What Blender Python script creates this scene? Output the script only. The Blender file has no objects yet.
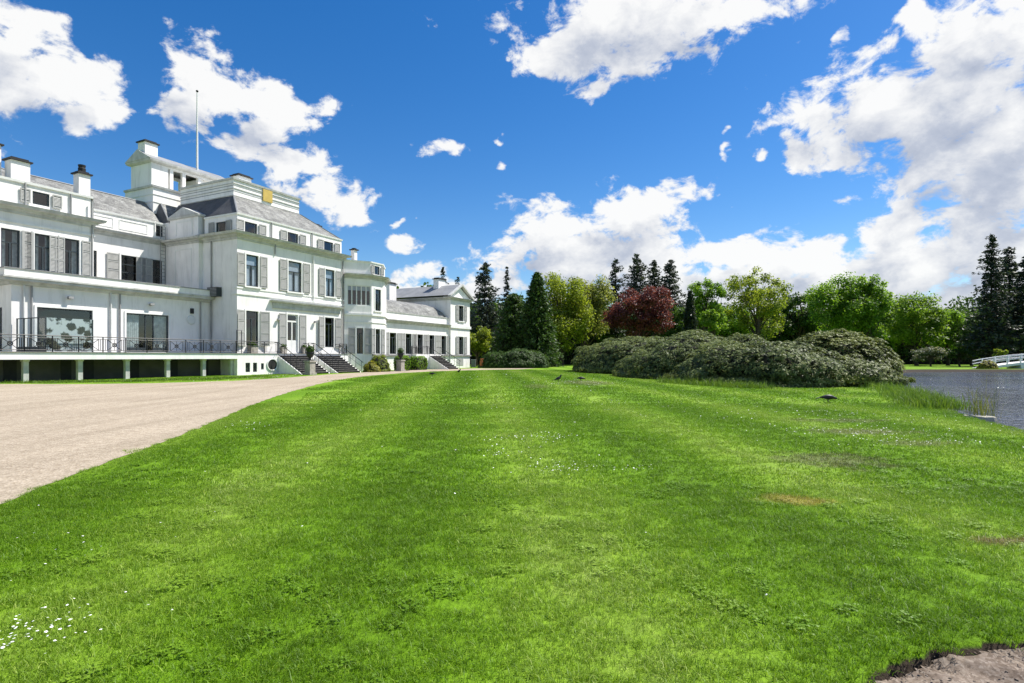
import bpy, bmesh, math, random
import numpy as np
from mathutils import Vector, Matrix, geometry
R = math.radians
S = bpy.context.scene
COL = S.collection

# ------------------------------------------------------------------ camera, sky, sun, exposure
cd = bpy.data.cameras.new('camera'); cam = bpy.data.objects.new('camera', cd); COL.objects.link(cam)
cam.location = (0, 0, 1.4); cam.rotation_euler = (R(90), 0, 0)
cd.lens = 20.0; cd.sensor_width = 36.0; cd.shift_y = 15.5/1024; cd.clip_end = 6000; cd.clip_start = .05
S.camera = cam
S.view_settings.view_transform = 'Standard'; S.view_settings.look = 'None'
S.view_settings.exposure = 0.8; S.view_settings.gamma = 1; S.view_settings.use_curve_mapping = False
SUN_EL = 56.0
SUN_AZ = math.degrees(math.atan2(.928, .372))          # clockwise from +Y
sunv = Vector((math.sin(R(SUN_AZ))*math.cos(R(SUN_EL)), math.cos(R(SUN_AZ))*math.cos(R(SUN_EL)), math.sin(R(SUN_EL))))
ld = bpy.data.lights.new('sun', 'SUN'); ld.energy = 4.8; ld.angle = R(.5); ld.color = (1, .955, .88)
lo = bpy.data.objects.new('sun', ld); COL.objects.link(lo)
lo.rotation_euler = (-sunv).to_track_quat('-Z', 'Y').to_euler(); lo.location = (40, 20, 60)
S.cycles.max_bounces = 6; S.cycles.diffuse_bounces = 3; S.cycles.glossy_bounces = 3
S.cycles.transparent_max_bounces = 8; S.cycles.use_denoising = True; S.cycles.denoiser = 'OPENIMAGEDENOISE'; S.cycles.denoising_input_passes = 'RGB_ALBEDO_NORMAL'; S.cycles.denoising_prefilter = 'NONE'
S.cycles.sample_clamp_indirect = 4
S.cycles.blur_glossy = .5

def N(nt, typ, **kw):
    n = nt.nodes.new(typ)
    for k, v in kw.items():
        if k.startswith('i_'):
            n.inputs[k[2:]].default_value = v
        else: setattr(n, k, v)
    return n
def L(nt, a, b): nt.links.new(a, b)
def M_(nt, op, a, b=None, c=None, clamp=False):
    n = nt.nodes.new('ShaderNodeMath'); n.operation = op; n.use_clamp = clamp
    for i, v in enumerate((a, b, c)):
        if v is None: continue
        if isinstance(v, (int, float)): n.inputs[i].default_value = v
        else: nt.links.new(v, n.inputs[i])
    return n.outputs[0]
def V_(nt, op, a, b=None, c=None, scale=None):
    n = nt.nodes.new('ShaderNodeVectorMath'); n.operation = op
    for i, v in enumerate((a, b, c)):
        if v is None: continue
        if isinstance(v, (tuple, list)): n.inputs[i].default_value = v
        else: nt.links.new(v, n.inputs[i])
    if scale is not None: n.inputs['Scale'].default_value = scale
    return n.outputs['Value'] if op in ('DOT_PRODUCT', 'LENGTH') else n.outputs[0]
def RAMP(nt, fac, stops, interp='LINEAR'):
    n = nt.nodes.new('ShaderNodeValToRGB'); n.color_ramp.interpolation = interp
    el = n.color_ramp.elements
    while len(el) < len(stops): el.new(.5)
    for e, (p, c) in zip(el, stops):
        e.position = p; e.color = (c[0], c[1], c[2], 1)
    nt.links.new(fac, n.inputs[0]); return n.outputs[0]
def MIXC(nt, fac, a, b, bt='MIX'):
    n = nt.nodes.new('ShaderNodeMix'); n.data_type = 'RGBA'; n.blend_type = bt; n.clamp_factor = True
    for s, v in ((n.inputs[0], fac), (n.inputs[6], a), (n.inputs[7], b)):
        if isinstance(v, (int, float)): s.default_value = v
        elif isinstance(v, (tuple, list)): s.default_value = (*v[:3], 1)
        else: nt.links.new(v, s)
    return n.outputs[2]

# ---- sky: Nishita with cumulus clouds laid out by compass direction (azimuth, elevation)
CLOUDS = [  # centre azimuth, elevation, half width, half height (as on a 569-unit sphere drawing), weight
 (15,38,60,34),(60,78,50,30),(92,112,24,16),(0,60,40,36),(-60,60,70,60),(22,95,40,16),
 (215,88,62,30),(270,100,60,20),(175,112,28,20),(255,128,38,26),(285,160,30,22),(318,188,28,18),(345,208,22,16),(352,190,14,12),(200,68,40,14),(318,100,18,10),
 (442,147,25,9),(503,162,6,5),(497,138,5,3),(405,250,24,11),(390,224,14,5),
 (640,16,112,42),(560,48,40,22),(605,78,20,14),(720,14,80,24),(660,48,60,22),(540,62,18,12),(590,30,50,30),
 (722,151,8,8),(757,157,9,5),(845,36,8,9),(850,192,17,6),(745,237,13,4),(725,130,5,4),
 (895,100,95,42),(940,150,70,50),(1000,160,70,70),(880,125,70,30),(985,200,60,60),(1010,260,70,50),(960,90,80,50),(960,62,70,40),(825,118,48,28),(995,130,60,50),(985,20,70,34),(930,120,50,40),(792,150,20,14),(1010,190,60,48),(920,30,20,20),(1060,100,80,110),(1080,240,90,70),
 (895,232,36,30),(935,262,60,34),(985,235,44,30),(880,215,16,12),(1000,285,95,36),(955,305,60,26),(905,285,50,22),
 (555,232,48,30),(530,245,28,20),(640,222,58,30),(598,252,92,26),(610,208,26,14),(545,215,16,10),
 (775,256,70,24),(715,262,36,20),(690,280,40,22),(800,248,34,16),(835,272,40,18),(640,285,140,28),(760,285,140,32),(560,268,70,24),(855,285,90,34),(480,290,50,14),(420,292,40,10),
]
def sky_group():
    g = bpy.data.node_groups.new('cloud_density', 'ShaderNodeTree')
    g.interface.new_socket('Direction', in_out='INPUT', socket_type='NodeSocketVector')
    g.interface.new_socket('Density', in_out='OUTPUT', socket_type='NodeSocketFloat')
    g.interface.new_socket('Mask', in_out='OUTPUT', socket_type='NodeSocketFloat')
    gi = g.nodes.new('NodeGroupInput'); go = g.nodes.new('NodeGroupOutput')
    d = gi.outputs[0]
    sep = g.nodes.new('ShaderNodeSeparateXYZ'); L(g, d, sep.inputs[0])
    az = M_(g, 'ARCTAN2', sep.outputs[0], sep.outputs[1]); el = M_(g, 'ARCSINE', sep.outputs[2])
    cmb = g.nodes.new('ShaderNodeCombineXYZ'); L(g, az, cmb.inputs[0]); L(g, el, cmb.inputs[1])
    warp = N(g, 'ShaderNodeTexNoise'); warp.inputs['Scale'].default_value = 9; warp.inputs['Detail'].default_value = 3
    L(g, d, warp.inputs['Vector'])
    w = V_(g, 'MULTIPLY_ADD', V_(g, 'SUBTRACT', warp.outputs['Color'], (.5, .5, .5)), (.10, .075, 0), cmb.outputs[0])
    warp2 = N(g, 'ShaderNodeTexNoise'); warp2.inputs['Scale'].default_value = 34; warp2.inputs['Detail'].default_value = 2
    L(g, d, warp2.inputs['Vector'])
    w = V_(g, 'MULTIPLY_ADD', V_(g, 'SUBTRACT', warp2.outputs['Color'], (.5, .5, .5)), (.035, .028, 0), w)
    q = None
    for (px, py, rx, ry) in CLOUDS:
        u = (px-512)/569; v = (357-py)/569
        a = math.atan(u); ca = math.cos(a); e = math.atan(v*ca); 
        ra = 1.42*rx/569*ca*ca; re = 1.42*ry/569*ca*math.cos(e)**2
        k = V_(g, 'MULTIPLY_ADD', w, (1/ra, 1/re, 0), (-a/ra, -e/re, 0))
        dd = V_(g, 'DOT_PRODUCT', k, k)
        if rx <= 27 and ry <= 12: dd = M_(g, 'ADD', dd, .3)
        q = dd if q is None else M_(g, 'MINIMUM', q, dd)
    m = M_(g, 'SUBTRACT', 1.0, M_(g, 'POWER', M_(g, 'MAXIMUM', q, .0), .5))          # 1 at a centre, 0 at the rim
    # clouds of the rest of the sky, behind the view
    back = N(g, 'ShaderNodeTexNoise'); back.inputs['Scale'].default_value = 3.2; back.inputs['Detail'].default_value = 3
    L(g, d, back.inputs['Vector'])
    front = M_(g, 'SMOOTH_MAX', M_(g, 'ABSOLUTE', az), 0.0, .01)
    bm = M_(g, 'MULTIPLY', M_(g, 'SUBTRACT', back.outputs[0], .5), 3.2)
    bm = M_(g, 'SUBTRACT', bm, M_(g, 'MULTIPLY', M_(g, 'LESS_THAN', front, .95), 50))
    m = M_(g, 'MAXIMUM', m, bm)
    m = M_(g, 'MAXIMUM', m, -1.5)
    f1 = N(g, 'ShaderNodeTexNoise'); f1.inputs['Scale'].default_value = 17; f1.inputs['Detail'].default_value = 8; f1.inputs['Roughness'].default_value = .62; f1.inputs['Distortion'].default_value = .25
    L(g, V_(g, 'MULTIPLY', d, (1, 1, 1.5)), f1.inputs['Vector'])
    dens = M_(g, 'MULTIPLY_ADD', M_(g, 'SUBTRACT', f1.outputs[0], .54), 3.3, M_(g, 'MULTIPLY', m, 1.15))
    L(g, dens, go.inputs[0]); L(g, m, go.inputs[1])
    return g
w = bpy.data.worlds.new('World'); S.world = w; w.use_nodes = True
nt = w.node_tree; nt.nodes.clear()
w.cycles.sampling_method = 'NONE'
out = N(nt, 'ShaderNodeOutputWorld'); bg = N(nt, 'ShaderNodeBackground'); L(nt, bg.outputs[0], out.inputs[0])
SKY = .1
bg.inputs[1].default_value = SKY
sky = N(nt, 'ShaderNodeTexSky'); sky.sky_type = 'NISHITA'; sky.sun_disc = False
sky.sun_elevation = R(SUN_EL); sky.sun_rotation = R(SUN_AZ); sky.air_density = 1.0; sky.dust_density = .25; sky.ozone_density = 3.0
hs = N(nt, 'ShaderNodeHueSaturation'); hs.inputs['Saturation'].default_value = 1.38; hs.inputs['Value'].default_value = .82; hs.inputs['Hue'].default_value = .506
L(nt, sky.outputs[0], hs.inputs['Color'])
tc = N(nt, 'ShaderNodeTexCoord'); D = tc.outputs['Generated']
cg = sky_group()
def dens_at(vec):
    n = N(nt, 'ShaderNodeGroup'); n.node_tree = cg; L(nt, vec, n.inputs[0]); return n.outputs
o0 = dens_at(D)
o1 = dens_at(V_(nt, 'NORMALIZE', V_(nt, 'ADD', D, tuple(.05*c for c in (sunv+Vector((0, 0, .35)))))))
alpha = N(nt, 'ShaderNodeMapRange'); alpha.interpolation_type = 'SMOOTHSTEP'
alpha.inputs['From Min'].default_value = -.02; alpha.inputs['From Max'].default_value = .48
L(nt, o0[0], alpha.inputs['Value'])
grad = M_(nt, 'SUBTRACT', o0[0], o1[0])
body = M_(nt, 'MULTIPLY', M_(nt, 'MAXIMUM', M_(nt, 'SUBTRACT', M_(nt, 'ADD', o0[1], o1[1]), .55), 0.0), .42)
lit = M_(nt, 'ADD', M_(nt, 'SUBTRACT', .93, body), M_(nt, 'MULTIPLY', grad, .34), clamp=True)
ccol = RAMP(nt, lit, [(0, (2.3, 2.6, 3.3)), (.4, (3.2, 3.45, 4.0)), (.7, (4.6, 4.7, 4.9)), (1, (5.7, 5.7, 5.65))])
mx = MIXC(nt, M_(nt, 'MULTIPLY', alpha.outputs[0], .97), hs.outputs[0], ccol)
L(nt, mx, bg.inputs[0])

# ------------------------------------------------------------------ materials
MATS = {}
def mat(name, col, rough=.8, var=.12, scale=3.0, bump=0.0, bscale=40.0, spec=.35, metal=0.0, fine=0.0, stain=None, courses=0):
    m = bpy.data.materials.new(name); m.use_nodes = True; nt = m.node_tree
    b = nt.nodes['Principled BSDF']
    b.inputs['Roughness'].default_value = rough; b.inputs['Specular IOR Level'].default_value = spec; b.inputs['Metallic'].default_value = metal
    tc = N(nt, 'ShaderNodeTexCoord'); c = tc.outputs['Object']
    n1 = N(nt, 'ShaderNodeTexNoise'); n1.inputs['Scale'].default_value = scale; n1.inputs['Detail'].default_value = 5; L(nt, c, n1.inputs['Vector'])
    lo_ = tuple(max(0, x*(1-var*1.6)) for x in col); hi_ = tuple(x*(1+var) for x in col)
    cc = RAMP(nt, n1.outputs[0], [(.3, lo_), (.72, hi_)])
    if fine:
        n3 = N(nt, 'ShaderNodeTexNoise'); n3.inputs['Scale'].default_value = bscale; n3.inputs['Detail'].default_value = 3; L(nt, c, n3.inputs['Vector'])
        cc = MIXC(nt, 1.0, cc, RAMP(nt, n3.outputs[0], [(.25, (1-fine,)*3), (.75, (1+fine*.4,)*3)]), 'MULTIPLY')
    if stain:
        n4 = N(nt, 'ShaderNodeTexNoise'); n4.inputs['Scale'].default_value = 1.0; n4.inputs['Detail'].default_value = 7; n4.inputs['Roughness'].default_value = .65
        L(nt, V_(nt, 'MULTIPLY', c, (2.6, 2.6, .45)), n4.inputs['Vector'])
        f = RAMP(nt, n4.outputs[0], [(.5, (0, 0, 0)), (.8, (1, 1, 1))])
        cc = MIXC(nt, M_(nt, 'MULTIPLY', f, .6), cc, stain)
    if courses:
        sp = N(nt, 'ShaderNodeSeparateXYZ'); L(nt, c, sp.inputs[0])
        saw = M_(nt, 'FRACT', M_(nt, 'MULTIPLY', sp.outputs[2], 1/courses))
        row = M_(nt, 'FLOOR', M_(nt, 'MULTIPLY', sp.outputs[2], 1/courses)); vx = N(nt, 'ShaderNodeTexWhiteNoise'); vx.noise_dimensions = '3D'
        cb = N(nt, 'ShaderNodeCombineXYZ'); L(nt, M_(nt, 'FLOOR', M_(nt, 'MULTIPLY', M_(nt, 'ADD', sp.outputs[0], M_(nt, 'MULTIPLY', row, .17)), 2.9)), cb.inputs[0]); L(nt, M_(nt, 'FLOOR', M_(nt, 'MULTIPLY', sp.outputs[1], 2.9)), cb.inputs[1]); L(nt, row, cb.inputs[2]); L(nt, cb.outputs[0], vx.inputs[0])
        cc = MIXC(nt, 1.0, cc, RAMP(nt, vx.outputs[0], [(0, (.78, .78, .79)), (1, (1.2, 1.2, 1.18))]), 'MULTIPLY')
        cc = MIXC(nt, 1.0, cc, RAMP(nt, saw, [(0, (.6, .6, .6)), (.16, (1, 1, 1)), (1, (1.04, 1.04, 1.04))]), 'MULTIPLY')
    L(nt, cc, b.inputs['Base Color'])
    if bump:
        n2 = N(nt, 'ShaderNodeTexNoise'); n2.inputs['Scale'].default_value = bscale; n2.inputs['Detail'].default_value = 4; L(nt, c, n2.inputs['Vector'])
        bp = N(nt, 'ShaderNodeBump'); bp.inputs['Strength'].default_value = bump; bp.inputs['Distance'].default_value = .02
        L(nt, n2.outputs[0], bp.inputs['Height']); L(nt, bp.outputs[0], b.inputs['Normal'])
    MATS[name] = m; return m
mat('stucco', (.83, .808, .785), .85, .05, .8, .15, 25, stain=(.47, .46, .42))
mat('trim_white', (.78, .78, .76), .7, .05, 1.5, .05, 20, stain=(.5, .5, .47))
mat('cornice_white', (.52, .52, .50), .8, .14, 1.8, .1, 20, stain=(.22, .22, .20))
mat('shutter_grey', (.35, .35, .335), .6, .08, 2.0)
mat('frame_dark', (.035, .045, .05), .4, .1, 2)
mat('frame_white', (.72, .72, .7), .5, .05, 2)
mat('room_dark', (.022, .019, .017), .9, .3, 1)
mat('blind', (.40, .45, .52), .8, .12, 1.2)
mat('curtain', (.42, .46, .45), .9, .2, 4)
mat('wood_brown', (.09, .045, .02), .6, .2, 2)
mat('iron', (.018, .019, .021), .5, .1, 5, spec=.4)
mat('iron_pipe', (.62, .62, .60), .6, .1, 2)
mat('pipe_grey', (.30, .30, .30), .5, .1, 2)
mat('stone_step', (.15, .14, .132), .8, .25, 4, .2, 30)
mat('stone_ledge', (.22, .215, .21), .85, .2, 3, .2, 30)
mat('stone_pedestal', (.36, .33, .29), .85, .2, 5, .2, 30)
mat('slate', (.235, .235, .225), .75, .25, 1.2, .5, 9, fine=.5, stain=(.10, .10, .095), courses=.2)
mat('slate_shaded', (.10, .10, .105), .7, .22, 1.2, .3, 14, fine=.35)  # same slate darkened: shade of the left roof slopes put into the colour
mat('lead', (.24, .245, .25), .6, .12, 1.0)
mat('cap_black', (.02, .02, .02), .7, .2, 4)
mat('board_yellow', (.50, .36, .09), .7, .06, 2)
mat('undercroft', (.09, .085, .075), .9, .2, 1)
mat('bark', (.075, .058, .042), .9, .3, 6, .5, 20)
mat('bark_grey', (.11, .10, .085), .9, .3, 6, .5, 20)
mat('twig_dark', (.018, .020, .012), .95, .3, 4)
mat('black_feather', (.018, .018, .02), .5, .2, 10)
mat('beak_grey', (.05, .05, .05), .5, .1, 10)
mat('bridge_white', (.74, .74, .72), .6, .07, 2)
mat('bin_grey', (.16, .17, .17), .5, .1, 3)
mat('terracotta', (.42, .13, .045), .7, .15, 4)
mat('petal_white', (.78, .78, .74), .7, .03, 4)
mat('pole_white', (.7, .7, .68), .4, .04, 2)
mat('pale_stone', (.42, .39, .31), .9, .2, 3, .3, 20)
mat('disc_white', (.66, .67, .66), .5, .05, 3)

def glass_mat(name, tint=(.9, .95, .95), refl=1.0, dark=.0):
    m = bpy.data.materials.new(name); m.use_nodes = True; nt = m.node_tree; nt.nodes.clear()
    o = N(nt, 'ShaderNodeOutputMaterial'); t = N(nt, 'ShaderNodeBsdfTransparent'); t.inputs[0].default_value = (*tint, 1)
    gl = N(nt, 'ShaderNodeBsdfGlossy'); gl.inputs['Roughness'].default_value = .02
    tc = N(nt, 'ShaderNodeTexCoord'); no = N(nt, 'ShaderNodeTexNoise'); no.inputs['Scale'].default_value = 1.2; L(nt, tc.outputs['Object'], no.inputs['Vector'])
    bp = N(nt, 'ShaderNodeBump'); bp.inputs['Strength'].default_value = .06; bp.inputs['Distance'].default_value = .05; L(nt, no.outputs[0], bp.inputs['Height']); L(nt, bp.outputs[0], gl.inputs['Normal'])
    fr = N(nt, 'ShaderNodeFresnel'); fr.inputs[0].default_value = 1.6
    mx = N(nt, 'ShaderNodeMixShader'); geo = N(nt, 'ShaderNodeNewGeometry'); L(nt, M_(nt, 'MULTIPLY', M_(nt, 'MULTIPLY', fr.outputs[0], refl, clamp=True), M_(nt, 'SUBTRACT', 1.0, geo.outputs['Backfacing'])), mx.inputs[0]); L(nt, t.outputs[0], mx.inputs[1]); L(nt, gl.outputs[0], mx.inputs[2])
    L(nt, mx.outputs[0], o.inputs[0]); MATS[name] = m; return m
glass_mat('glass', (.75, .8, .82), 1.6)
glass_mat('screen_glass', (.82, .88, .88), 1.3)
# glass with a frosted blossom print
def print_glass():
    m = glass_mat('printed_glass', (.5, .6, .62), 1.0); nt = m.node_tree
    out = [n for n in nt.nodes if n.type == 'OUTPUT_MATERIAL'][0]; prev = out.inputs[0].links[0].from_socket
    tc = N(nt, 'ShaderNodeTexCoord'); vo = N(nt, 'ShaderNodeTexVoronoi'); vo.inputs['Scale'].default_value = 1.9; L(nt, tc.outputs['Object'], vo.inputs['Vector'])
    no = N(nt, 'ShaderNodeTexNoise'); no.inputs['Scale'].default_value = 6; no.inputs['Detail'].default_value = 5; L(nt, tc.outputs['Object'], no.inputs['Vector'])
    f = RAMP(nt, M_(nt, 'ADD', vo.outputs[0], M_(nt, 'MULTIPLY', M_(nt, 'SUBTRACT', no.outputs[0], .5), .7)), [(.40, (0, 0, 0)), (.54, (1, 1, 1))])
    df = N(nt, 'ShaderNodeBsdfDiffuse'); df.inputs[0].default_value = (.42, .5, .52, 1)
    mx = N(nt, 'ShaderNodeMixShader'); L(nt, M_(nt, 'MULTIPLY', f, .75), mx.inputs[0]); L(nt, prev, mx.inputs[1]); L(nt, df.outputs[0], mx.inputs[2]); L(nt, mx.outputs[0], out.inputs[0])
print_glass()

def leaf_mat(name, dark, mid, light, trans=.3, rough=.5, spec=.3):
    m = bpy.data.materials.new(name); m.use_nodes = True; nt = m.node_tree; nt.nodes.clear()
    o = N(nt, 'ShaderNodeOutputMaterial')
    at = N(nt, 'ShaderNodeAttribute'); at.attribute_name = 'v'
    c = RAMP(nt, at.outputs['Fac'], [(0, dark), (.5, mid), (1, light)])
    p = N(nt, 'ShaderNodeBsdfPrincipled'); p.inputs['Roughness'].default_value = rough; p.inputs['Specular IOR Level'].default_value = spec
    L(nt, c, p.inputs['Base Color'])
    t = N(nt, 'ShaderNodeBsdfTranslucent'); L(nt, MIXC(nt, 1.0, c, (1.35, 1.3, .7), 'MULTIPLY'), t.inputs[0])
    mx = N(nt, 'ShaderNodeMixShader'); mx.inputs[0].default_value = trans
    L(nt, p.outputs[0], mx.inputs[1]); L(nt, t.outputs[0], mx.inputs[2]); L(nt, mx.outputs[0], o.inputs[0])
    MATS[name] = m; return m
leaf_mat('leaf_mid', (.055, .12, .010), (.145, .275, .022), (.25, .39, .05), .55)
leaf_mat('leaf_dark', (.024, .052, .010), (.054, .11, .018), (.105, .18, .032), .45)
leaf_mat('leaf_lime', (.080, .120, .010), (.20, .262, .026), (.33, .38, .06), .55)
leaf_mat('leaf_olive', (.085, .105, .016), (.19, .225, .05), (.31, .33, .10), .5)
leaf_mat('leaf_bright', (.065, .13, .010), (.15, .265, .022), (.26, .37, .05), .55)
leaf_mat('leaf_copper', (.045, .012, .014), (.120, .032, .036), (.25, .085, .085), .45)
leaf_mat('needle_dark', (.010, .020, .012), (.026, .042, .024), (.055, .078, .040), .2)
leaf_mat('needle_blue', (.018, .027, .021), (.042, .058, .042), (.08, .10, .072), .22)
leaf_mat('needle_yew', (.017, .040, .008), (.040, .085, .018), (.085, .15, .034), .3)
leaf_mat('leaf_rhodo', (.034, .050, .016), (.122, .160, .046), (.26, .29, .12), .3, .5, .14)
leaf_mat('leaf_rhodo_olive', (.034, .048, .012), (.135, .172, .038), (.26, .285, .10), .3, .5, .14)
leaf_mat('leaf_blossom', (.03, .05, .02), (.09, .12, .05), (.42, .40, .36), .25)
leaf_mat('leaf_yellow', (.08, .10, .008), (.22, .22, .014), (.48, .42, .03), .35)
leaf_mat('leaf_tall_grass', (.045, .09, .010), (.10, .19, .022), (.20, .28, .05), .4)
leaf_mat('leaf_reed', (.06, .08, .02), (.12, .15, .035), (.24, .24, .08), .35)

# ------------------------------------------------------------------ mesh helpers
class MB:
    def __init__(s): s.v = []; s.f = []; s.m = []; s.mi = 0
    def add(s, vs, fs):
        o = len(s.v); s.v += [tuple(p) for p in vs]; s.f += [tuple(i+o for i in f) for f in fs]; s.m += [s.mi]*len(fs); return s
    def box(s, x0, x1, y0, y1, z0, z1):
        if x0 > x1: x0, x1 = x1, x0
        if y0 > y1: y0, y1 = y1, y0
        if z0 > z1: z0, z1 = z1, z0
        return s.add([(x0,y0,z0),(x1,y0,z0),(x1,y1,z0),(x0,y1,z0),(x0,y0,z1),(x1,y0,z1),(x1,y1,z1),(x0,y1,z1)],
              [(0,3,2,1),(4,5,6,7),(0,1,5,4),(1,2,6,5),(2,3,7,6),(3,0,4,7)])
    def poly(s, pts): return s.add(pts, [tuple(range(len(pts)))])
    def prism(s, pts, vec):           # closed prism from a planar outline
        n = len(pts); v = Vector(vec); q = [tuple(Vector(p)+v) for p in pts]
        return s.add(list(pts)+q, [tuple(range(n))[::-1], tuple(range(n, 2*n))] + [(i, (i+1) % n, n+(i+1) % n, n+i) for i in range(n)])
    def tube(s, pts, rad, n=6, cap=True):
        pts = [Vector(p) for p in pts]; rads = rad if isinstance(rad, (list, tuple)) else [rad]*len(pts)
        vs = []; fs = []; prev = None
        for i, p in enumerate(pts):
            t = (pts[min(i+1, len(pts)-1)]-pts[max(i-1, 0)]).normalized()
            ref = Vector((0, 0, 1)) if abs(t.z) < .9 else Vector((1, 0, 0))
            if prev is not None and (prev - t*prev.dot(t)).length > .1: a = (prev - t*prev.dot(t)).normalized()
            else: a = t.cross(ref).normalized()
            prev = a; b = t.cross(a)
            for k in range(n):
                an = 2*math.pi*k/n; vs.append(p + (a*math.cos(an)+b*math.sin(an))*rads[i])
        for i in range(len(pts)-1):
            for k in range(n):
                fs.append((i*n+k, i*n+(k+1) % n, (i+1)*n+(k+1) % n, (i+1)*n+k))
        if cap: fs.append(tuple(range(n))[::-1]); fs.append(tuple(range((len(pts)-1)*n, len(pts)*n)))
        return s.add(vs, fs)
    def lathe(s, prof, c=(0,0,0), n=16):
        vs = []; fs = []
        for (r, z) in prof:
            for k in range(n):
                a = 2*math.pi*k/n; vs.append((c[0]+r*math.cos(a), c[1]+r*math.sin(a), c[2]+z))
        for i in range(len(prof)-1):
            for k in range(n): fs.append((i*n+k, i*n+(k+1) % n, (i+1)*n+(k+1) % n, (i+1)*n+k))
        fs.append(tuple(range(n))[::-1]); fs.append(tuple(range((len(prof)-1)*n, len(prof)*n)))
        return s.add(vs, fs)
    def sweep(s, path, prof):         # path in plan (outward on its right), profile = [(out, z)...] closed back to the wall
        path = [Vector(p) for p in path]; n = len(path); m = len(prof); vs = []; fs = []
        for i, p in enumerate(path):
            ds = []
            if i > 0: ds.append((path[i]-path[i-1]).normalized())
            if i < n-1: ds.append((path[i+1]-path[i]).normalized())
            ns = [Vector((q.y, -q.x)) for q in ds]
            if len(ns) == 2:
                b = (ns[0]+ns[1]).normalized(); k = 1/max(.3, b.dot(ns[0]))
            else: b = ns[0]; k = 1
            for (o, z) in prof: vs.append((p.x+b.x*o*k, p.y+b.y*o*k, z))
        for i in range(n-1):
            for j in range(m):
                fs.append((i*m+j, (i+1)*m+j, (i+1)*m+(j+1) % m, i*m+(j+1) % m))
        fs.append(tuple(range(m))); fs.append(tuple(range((n-1)*m, n*m))[::-1])
        return s.add(vs, fs)
    def wall(s, p0, p1, z0, z1, holes=(), depth=.3):   # outward = right of p0->p1; holes (u0,u1,z0,z1)
        p0 = Vector(p0); p1 = Vector(p1); d = (p1-p0); Ln = d.length; d.normalize(); nrm = Vector((d.y, -d.x))
        def pt(u, z, dep=0): q = p0+d*u-nrm*dep; return (q.x, q.y, z)
        us = sorted({0, Ln} | {h[0] for h in holes} | {h[1] for h in holes}); zs = sorted({z0, z1} | {h[2] for h in holes} | {h[3] for h in holes})
        us = [u for u in us if 0 <= u <= Ln]; zs = [z for z in zs if z0 <= z <= z1]
        for a, b in zip(us, us[1:]):
            for c, e in zip(zs, zs[1:]):
                um, zm = (a+b)/2, (c+e)/2
                if any(h[0] < um < h[1] and h[2] < zm < h[3] for h in holes): continue
                s.poly([pt(a, c), pt(b, c), pt(b, e), pt(a, e)])
        for (a, b, c, e) in holes:
            s.poly([pt(a, c), pt(a, e), pt(a, e, depth), pt(a, c, depth)]); s.poly([pt(b, e), pt(b, c), pt(b, c, depth), pt(b, e, depth)])
            s.poly([pt(a, e), pt(b, e), pt(b, e, depth), pt(a, e, depth)]); s.poly([pt(b, c), pt(a, c), pt(a, c, depth), pt(b, c, depth)])
        return s
    def mesh(s, name, mats):
        me = bpy.data.meshes.new(name); me.from_pydata(s.v, [], s.f)
        for m in (mats if isinstance(mats, (list, tuple)) else [mats]): me.materials.append(MATS[m])
        if any(s.m): me.polygons.foreach_set('material_index', s.m)
        me.update(); return me
    def build(s, name, mats, parent=None, loc=None, rz=0.0):
        return link(name, s.mesh(name, mats), parent, loc, rz)
def link(name, me, parent=None, loc=None, rz=0.0):
    o = bpy.data.objects.new(name, me); COL.objects.link(o)
    if parent: o.parent = parent
    if loc is not None: o.location = loc
    o.rotation_euler = (0, 0, rz); return o
def tag(o, label=None, cat=None, group=None, kind=None):
    if label: o['label'] = label
    if cat: o['category'] = cat
    if group: o['group'] = group
    if kind: o['kind'] = kind
    return o
def empty(name, loc, label, cat, group=None, rz=0.0):
    o = bpy.data.objects.new(name, None); COL.objects.link(o); o.location = loc; o.rotation_euler = (0, 0, rz); o.empty_display_size = .3
    return tag(o, label, cat, group)
def smooth(o):
    o.data.polygons.foreach_set('use_smooth', [True]*len(o.data.polygons)); return o
def np_mesh(name, verts, faces, mats, attr=None, parent=None, mi=None):
    """verts (n,3), faces (m,k) with k fixed"""
    me = bpy.data.meshes.new(name); k = faces.shape[1]
    me.vertices.add(len(verts)); me.vertices.foreach_set('co', verts.astype(np.float32).ravel())
    me.loops.add(faces.size); me.loops.foreach_set('vertex_index', faces.astype(np.int32).ravel())
    me.polygons.add(len(faces)); me.polygons.foreach_set('loop_start', np.arange(0, faces.size, k, dtype=np.int32))
    for m in (mats if isinstance(mats, (list, tuple)) else [mats]): me.materials.append(MATS[m])
    if attr is not None:
        a = me.attributes.new('v', 'FLOAT', 'POINT'); a.data.foreach_set('value', attr.astype(np.float32))
    me.update(calc_edges=True); me.validate()
    o = bpy.data.objects.new(name, me); COL.objects.link(o)
    if parent: o.parent = parent
    return o
def inside(P, poly):
    P = np.asarray(P); x, y = P[:, 0], P[:, 1]; r = np.zeros(len(P), bool); n = len(poly)
    for i in range(n):
        x0, y0 = poly[i]; x1, y1 = poly[(i+1) % n]
        if y0 == y1: continue
        c = ((y0 > y) != (y1 > y)) & (x < (x1-x0)*(y-y0)/(y1-y0)+x0); r ^= c
    return r
def dist_poly(P, poly):
    P = np.asarray(P)[:, :2]; best = np.full(len(P), 1e9); n = len(poly)
    for i in range(n):
        a = np.array(poly[i]); b = np.array(poly[(i+1) % n]); ab = b-a
        t = np.clip(((P-a)@ab)/(ab@ab+1e-9), 0, 1); best = np.minimum(best, np.linalg.norm(P-(a+t[:, None]*ab), axis=1))
    return best

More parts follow.
